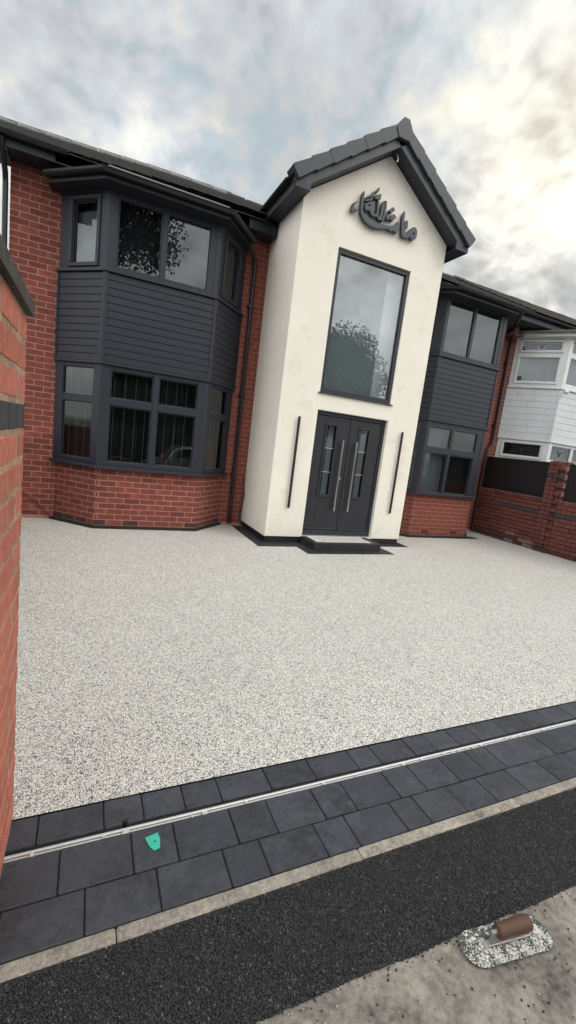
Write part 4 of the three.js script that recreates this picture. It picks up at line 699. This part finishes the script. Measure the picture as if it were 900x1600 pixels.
/* ------------------------------------------------ neighbour's house */
{
  const nb = thing('neighbour_house', 'neighbouring brick house with white clad bay behind the garden wall', 'house', [8, 0, 0]); nb.userData.base = [8, 0, 0];
  const w = mesh('wall', [box(5.081, 5.42, 0, 5.06, -0.56, -0.343), box(8.45, 13, 0, 5.06, -0.56, -0.343), box(4.985, 13, 0, 5.0, -6.2, -6.0), box(12.8, 13, 0, 5, -6, -0.2), box(5.45, 12.8, 2.5, 2.8, -3, -0.36), box(5.0, 12.8, 0, 5.0, -3.1, -3.0)], M.mortarOld, nb);
  const st = []; layBricks(new Face([8.45, -0.34], [13, -0.34]), { y0: 0.05, courses: 57, ch: CH, bl: BL, stuff: st, base: [8, 0, 0], pick: () => 0 }); tag(mesh('brickwork', st.map((g) => g.translate(8, 0, 0)), M.oldBrick[0], nb), null, null, null, 'stuff');
  const PN = [[5.34, -0.34], [6.03, 0.60], [7.80, 0.60], [8.50, -0.34]], L0 = Math.hypot(0.69, 0.94);
  const g0 = new THREE.Group(); g0.userData.base = null;
  // build in world axes, then shift under the house
  const holder = new THREE.Group(); holder.name = 'holder';
  const sb = []; const { g, F } = bay(PN, { name: 'bay_window', mortar: M.mortarOld, bricks: M.oldBrick, frameMat: M.upvc, cladMat: M.upvcClad, sill: [0.93, 0.98], clad: [2.47, 3.70], head: [4.86, 4.93], boards: 8, post: 0.11, stuffBricks: sb,
    windows: [[0, 0, [[0.17, L0 - 0.17]], [[1.05, 1.90], [2.06, 2.36]], true], [0, 1, [[0.16, L0 - 0.16]], [[3.87, 4.43], [4.60, 4.79]], true], [1, 0, [[0.10, 0.86], [0.95, 1.68]], [[1.05, 1.90], [2.03, 2.38]], false], [1, 1, [[0.10, 0.86], [0.95, 1.68]], [[3.85, 4.45], [4.56, 4.83]], false], [2, 0, [[0.17, L0 - 0.17]], [[1.05, 2.36]], false], [2, 1, [[0.16, L0 - 0.16]], [[3.87, 4.79]], false]] }, holder);
  g.position.x = -8; nb.add(g); g.add(tag(new THREE.Mesh(merge(sb), M.oldBrick[1]), null, null, null, 'stuff')); g.children[g.children.length - 1].name = 'brickwork';
  // nets and leaded motifs
  const pleats = (f, u0, u1, y0, y1, n) => { const L = [], k = Math.round((u1 - u0) / 0.016); for (let i = 0; i < k; i++) { const a = u0 + (u1 - u0) * i / k, b = u0 + (u1 - u0) * (i + 1) / k, na = n + 0.008 * Math.sin(a * 70), nn = n + 0.008 * Math.sin(b * 70); L.push([[a, y0, na], [b, y0, nn], [b, y1, nn], [a, y1, na]]); } return f.put(polys(L, null, [0, 0, 1])); };
  const addW = (name, geo, m) => { const o = new THREE.Mesh(Array.isArray(geo) ? merge(geo) : geo, m); o.name = name; g.add(o); };
  addW('net_or_panel', [pleats(F[0], 0.1, L0 - 0.1, 3.8, 4.52, -0.07), pleats(F[1], 0.06, 1.74, 3.8, 4.85, -0.12), pleats(F[0], 0.1, L0 - 0.1, 1.0, 2.0, -0.12), pleats(F[1], 0.06, 1.74, 1.0, 2.4, -0.13)], M.net);
  const motif = (f, u0, u1, y0, y1) => { const c = (u0 + u1) / 2, m = (y0 + y1) / 2, n = -0.030, l = []; for (const k of [0.28, 0.5, 0.72]) { const y = y0 + (y1 - y0) * k; l.push(f.box(u0, c - 0.09, y - 0.004, y + 0.004, n, n + 0.004, 0), f.box(c + 0.09, u1, y - 0.004, y + 0.004, n, n + 0.004, 0)); } return l; };
  const vee = (f, c, m, s) => [tube([[c - 0.075 * s, m + 0.05 * s, 0], [c - 0.035 * s, m + 0.035 * s, 0], [c, m - 0.055 * s, 0]].map(([u, y]) => f.pt(u, y, -0.026)), 0.009, 6), tube([[c + 0.075 * s, m + 0.05 * s, 0], [c + 0.035 * s, m + 0.035 * s, 0], [c, m - 0.055 * s, 0]].map(([u, y]) => f.pt(u, y, -0.026)), 0.009, 6)];
  addW('leaded_motif', [...motif(F[0], 0.17, L0 - 0.17, 4.60, 4.79), ...vee(F[0], L0 / 2, 4.70, 1), ...motif(F[0], 0.17, L0 - 0.17, 2.06, 2.36), ...vee(F[0], L0 / 2, 2.21, 1), ...vee(F[1], 0.48, 2.2, 1.2)], M.leaded);
  addW('net_or_panel', [F[0].box(0.13, L0 - 0.13, 4.56, 4.83, -0.062, -0.058, 0)], M.palePanel);  // flat pale panel added behind the top light to brighten it
  addW('brown_blind', [F[0].box(0.34, L0 - 0.15, 2.02, 2.40, -0.10, -0.095, 0)], mat(0.20, 0.135, 0.10));
  addW('window_sticker', [F[0].box(0.175, 0.275, 3.88, 3.99, -0.0335, -0.032, 0)], M.leaded);
  { const c = new THREE.SphereGeometry(0.06, 14, 10); c.scale(1.1, 0.9, 1); c.translate(6.06, 3.64, 0.72); addW('security_lamp', c, M.upvc); }
  // eaves and gutters
  const a = [[5.24, -0.24], [5.95, 0.77], [7.88, 0.77], [8.6, -0.24]];
  addW('bay_fascia', [prism([...a, ...offLine(a, -0.03).reverse()], 4.90, 5.0)], M.upvc); addW('bay_soffit', [prism([...a, [8.6, -0.34], [5.24, -0.34]], 4.885, 4.899)], M.upvc);
  addW('bay_roof', [polys([[[5.24, 5.0, -0.24], [5.95, 5.0, 0.77], [7.88, 5.0, 0.77], [8.6, 5.0, -0.24], [8.4, 5.2, -0.34], [5.4, 5.2, -0.34]]], null, [0, 1, 0.2])], M.roofOld);
  const gm = gutter(offLine(a, 0.05).map(([x, z]) => [x, 5.0, z]), 0.05, mat(0.22, 0.215, 0.205, { map: rep(dirtC, 0.5), roughness: 0.7 }), holder); g.add(gm);
  const nr = mesh('roof', [polys([[[4.98, ridgeY(6) - 0.03, ridgeZ], [13.2, ridgeY(6) - 0.03, ridgeZ], [13.2, planeY(0.4) - 0.03, 0.4], [4.98, planeY(0.4) - 0.03, 0.4]]], null, [0, 1, 0]), polys([[[4.98, 6.7, ridgeZ], [13.2, 6.7, ridgeZ], [13.2, 4.9, -6.1], [4.98, 4.9, -6.1]]], null, [0, 1, -1])], M.roofOld, nb);
  tag(mesh('roof_tiles', tiles(4.98, 13.2, ridgeZ, 0.42, 0.21, 0.27).map((q) => q.translate(-8, 0, 0)), M.roofOld, nr), null, null, null, 'stuff');
  for (let x = 4.95; x < 13; x += 0.45) { const q = cbox(0, 0.445, -0.05, 0.035, -0.12, 0.12, 0.03); q.rotateZ(rr(-0.008, 0.008)); q.translate(x, ridgeY(6) - 0.02 + rr(-0.006, 0.006), ridgeZ); mesh('ridge_tile', q, M.roofOld, nb); }
  mesh('fascia', [box(4.985, 13, 5.05, 5.21, 0.33, 0.35), box(4.985, 13, 5.035, 5.049, -0.40, 0.349)], M.fascia, nb);
  const g2 = gutter([[4.985, 5.20, 0.405], [13, 5.20, 0.405]], 0.056, M.gutter, nb); g2.geometry.translate(-0, 0, 0);
}

/* ------------------------------------------------ loose cables */
{ const o = thing('cable', 'thin black cable lying slantwise on the brick wall beside the left bay', 'cable', [-4.9, 0, 0.02]); mesh('cable_run', tube([[-0.35, 0.62, 0.0], [-0.15, 0.45, 0.01], [0.1, 0.25, 0.01], [0.26, 0.06, 0.03], [0.30, 0.02, 0.05]], 0.007, 6), M.black, o); }
{ const o = thing('cable', 'loose black cables hanging behind the downpipe at the porch corner', 'cable', [-1.45, 0, 0.06]); mesh('cable_run', [tube([[0.0, 0.95, 0.0], [0.02, 0.75, 0.03], [0.03, 0.45, 0.03], [-0.01, 0.22, 0.05], [0.03, 0.06, 0.07]], 0.007, 6), tube([[0.0, 0.95, 0.01], [0.035, 0.6, 0.05], [0.0, 0.3, 0.02], [-0.03, 0.12, 0.04], [0.02, 0.05, 0.12]], 0.006, 6)], M.black, o); }

/* ------------------------------------------------ trees, hedge and car across the street (seen in the glass), twigs over the roof */
function leafMesh(blobs, n, size, hollow, core = 0.8) {
  const pos = [], nor = [], uv = [], tot = blobs.reduce((s, b) => s + b[3] ** 2, 0), v = new THREE.Vector3(), a = new THREE.Vector3(), b2 = new THREE.Vector3(), nn = new THREE.Vector3();
  for (const [bx, by, bz, r] of blobs) for (let i = 0, k = Math.round(n * r * r / tot); i < k; i++) {
    v.set(rnd() - 0.5, rnd() - 0.5, rnd() - 0.5).normalize().multiplyScalar(r * Math.pow(rnd(), hollow)); v.x += bx; v.y += by; v.z += bz;
    a.set(rnd() - 0.5, rnd() - 0.5, rnd() - 0.5).normalize(); b2.set(rnd() - 0.5, rnd() - 0.5, rnd() - 0.5).normalize(); nn.crossVectors(a, b2).normalize(); b2.crossVectors(nn, a);
    const s = size * rr(0.6, 1.3), P = [[0, 0], [0.5, 0.28], [1, 0], [0.5, -0.28]].map(([x, y]) => v.clone().addScaledVector(a, x * s).addScaledVector(b2, y * s));
    for (const q of [0, 1, 2, 0, 2, 3]) { pos.push(P[q].x, P[q].y, P[q].z); nor.push(nn.x, nn.y, nn.z); uv.push(rnd(), rnd()); }
  }
  const cores = blobs.map(([x, y, z, r]) => { const c = new THREE.IcosahedronGeometry(r * core, 2); c.scale(1, 0.95, 1); c.translate(x, y, z); return c; });
  return merge([finish(pos, nor, uv), ...(n > 2000 ? cores : [])]);
}
function tree(name, label, at, H, crown, n, size, m, core) {
  const t = thing(name, label, 'tree', at), top = H * 0.62, tr = new THREE.CylinderGeometry(0.10 * H / 8, 0.24 * H / 8, top, 10); tr.translate(0, top / 2, 0);
  const limbs = crown.map(([x, y, z]) => tube([[0, top * 0.6, 0], [x * 0.4, (top * 0.6 + y) / 2, z * 0.4], [x * 0.9, y, z * 0.9]], 0.025 * H / 8, 6)); mesh('trunk', [tr, ...limbs], M.bark, t); mesh('crown', leafMesh(crown, n, size, 0.42, core), m, t);
}
const crownOf = (y, R, k) => Array.from({ length: k }, () => { const a = rnd() * 6.28, e = rr(-0.7, 1), r = R * rr(0.45, 0.75); return [Math.cos(a) * r * Math.sqrt(1 - e * e * 0.7), y + e * R * 0.7, Math.sin(a) * r * 0.8 * Math.sqrt(1 - e * e * 0.7), R * rr(0.28, 0.46)]; });
tree('street_tree', 'tall leafy street tree across the road, mirrored in the upper left bay glass', [-4.9, -0.5, 15.5], 14, crownOf(11.9, 4.1, 34), 40000, 0.19, M.leaf[0], 0.2);
tree('street_tree', 'round broadleaf tree across the road, mirrored in the tall entrance window', [12.6, -0.5, 25.5], 11, crownOf(6.6, 4.6, 30), 30000, 0.25, M.leaf[1], 0.42);
{ const l = []; for (let x = -34; x < 7; x += 1.3) for (const y of [0.8, 2.6, 4.3, 5.9]) l.push([x + rr(-0.4, 0.4), y + rr(-0.4, 0.5), 21 + rr(-0.6, 0.6), rr(1.5, 2.0)]); const o = mesh('hedge', leafMesh(l, 30000, 0.22, 0.2, 0.92), M.leaf[0]); tag(o, 'dense dark hedge along the far side of the road', 'hedge'); }
{ // twiggy tree behind the roof
  const t = thing('bare_tree', 'thin twiggy treetop showing over the roof behind the porch', 'tree', [7.9, 0, -6.3]), l = [], lv = [];
  l.push(tube([[0, 0, 0], [0.1, 4, 0.1], [0, 7.6, 0]], 0.06, 7));
  for (let k = 0; k < 22; k++) { const y = rr(6.6, 7.9), a = rr(-0.9, 0.6), len = rr(0.5, 1.1), x1 = Math.sin(a) * len, y1 = y + Math.cos(a) * len * 0.85, z1 = rr(-0.4, 0.4); l.push(tube([[0, y, 0], [x1 * 0.5, (y + y1) / 2 + 0.05, z1 * 0.5], [x1, y1, z1]], 0.009, 4)); for (let q = 0; q < 3; q++) lv.push([x1 * rr(0.6, 1.05), y1 - rr(0, 0.3), z1, 0.06]); }
  mesh('branches', l, M.bark, t); mesh('crown', leafMesh(lv, 420, 0.07, 0.5), M.leaf[0], t);
}
{ // parked car across the road
  const t = thing('parked_car', 'silver hatchback parked in the street, mirrored in the lower left bay glass', 'car', [0.75, -0.5, 12.6]);
  const body = new THREE.Shape(); body.moveTo(-2.0, 0.32); body.lineTo(-2.05, 0.62); body.bezierCurveTo(-2.06, 0.85, -1.98, 0.95, -1.90, 1.0); body.lineTo(-1.72, 1.30); body.bezierCurveTo(-1.6, 1.46, -1.2, 1.50, -0.6, 1.50); body.bezierCurveTo(0.1, 1.50, 0.5, 1.42, 1.05, 1.02); body.bezierCurveTo(1.6, 0.95, 1.95, 0.86, 2.05, 0.66); body.lineTo(2.06, 0.32); body.absarc(1.28, 0.32, 0.34, 0, Math.PI, false); body.lineTo(-0.9, 0.28); body.absarc(-1.25, 0.32, 0.34, 0, Math.PI, false); body.lineTo(-2.0, 0.32);
  const paint = new THREE.MeshPhysicalMaterial({ color: new THREE.Color().setRGB(0.42, 0.45, 0.47), metalness: 0.5, roughness: 0.35, clearcoat: 1, clearcoatRoughness: 0.08 });
  const g = new THREE.ExtrudeGeometry(body, { depth: 1.5, bevelEnabled: true, bevelThickness: 0.12, bevelSize: 0.10, bevelOffset: -0.10, bevelSegments: 4, curveSegments: 10 }); g.translate(0, 0, -0.75); mesh('body', g, paint, t);
  const sg = (pts) => { const s = new THREE.Shape(pts.map((p) => new THREE.Vector2(...p))); const q = new THREE.ExtrudeGeometry(s, { depth: 1.76, bevelEnabled: false }); q.translate(0, 0, -0.88); return q; };
  mesh('side_window', [sg([[-1.62, 1.02], [-1.50, 1.30], [-1.2, 1.39], [-0.72, 1.40], [-0.72, 1.02]]), sg([[-0.66, 1.02], [-0.66, 1.40], [0.0, 1.38], [0.42, 1.24], [0.80, 1.02]])], mat(0.01, 0.011, 0.012, { roughness: 0.05 }), t);
  for (const x of [-1.25, 1.28]) for (const z of [-0.76, 0.76]) { const w = new THREE.CylinderGeometry(0.31, 0.31, 0.2, 24); w.rotateX(Math.PI / 2); w.translate(x, 0.31, z); const ty = mesh('tyre', w, M.black, t); const r = new THREE.CylinderGeometry(0.19, 0.19, 0.215, 16); r.rotateX(Math.PI / 2); r.translate(x, 0.31, z); mesh('rim', r, M.alu, ty); }
  for (const z of [-0.74, 0.74]) mesh('tail_light', cbox(-2.05, -1.86, 0.86, 1.04, z - 0.08, z + 0.14, 0.03), mat(0.55, 0.012, 0.012, { roughness: 0.2 }), t);
}
scene.traverse((o) => { if (o.isMesh) { o.castShadow = true; o.receiveShadow = true; } });
renderer.render(scene, camera);
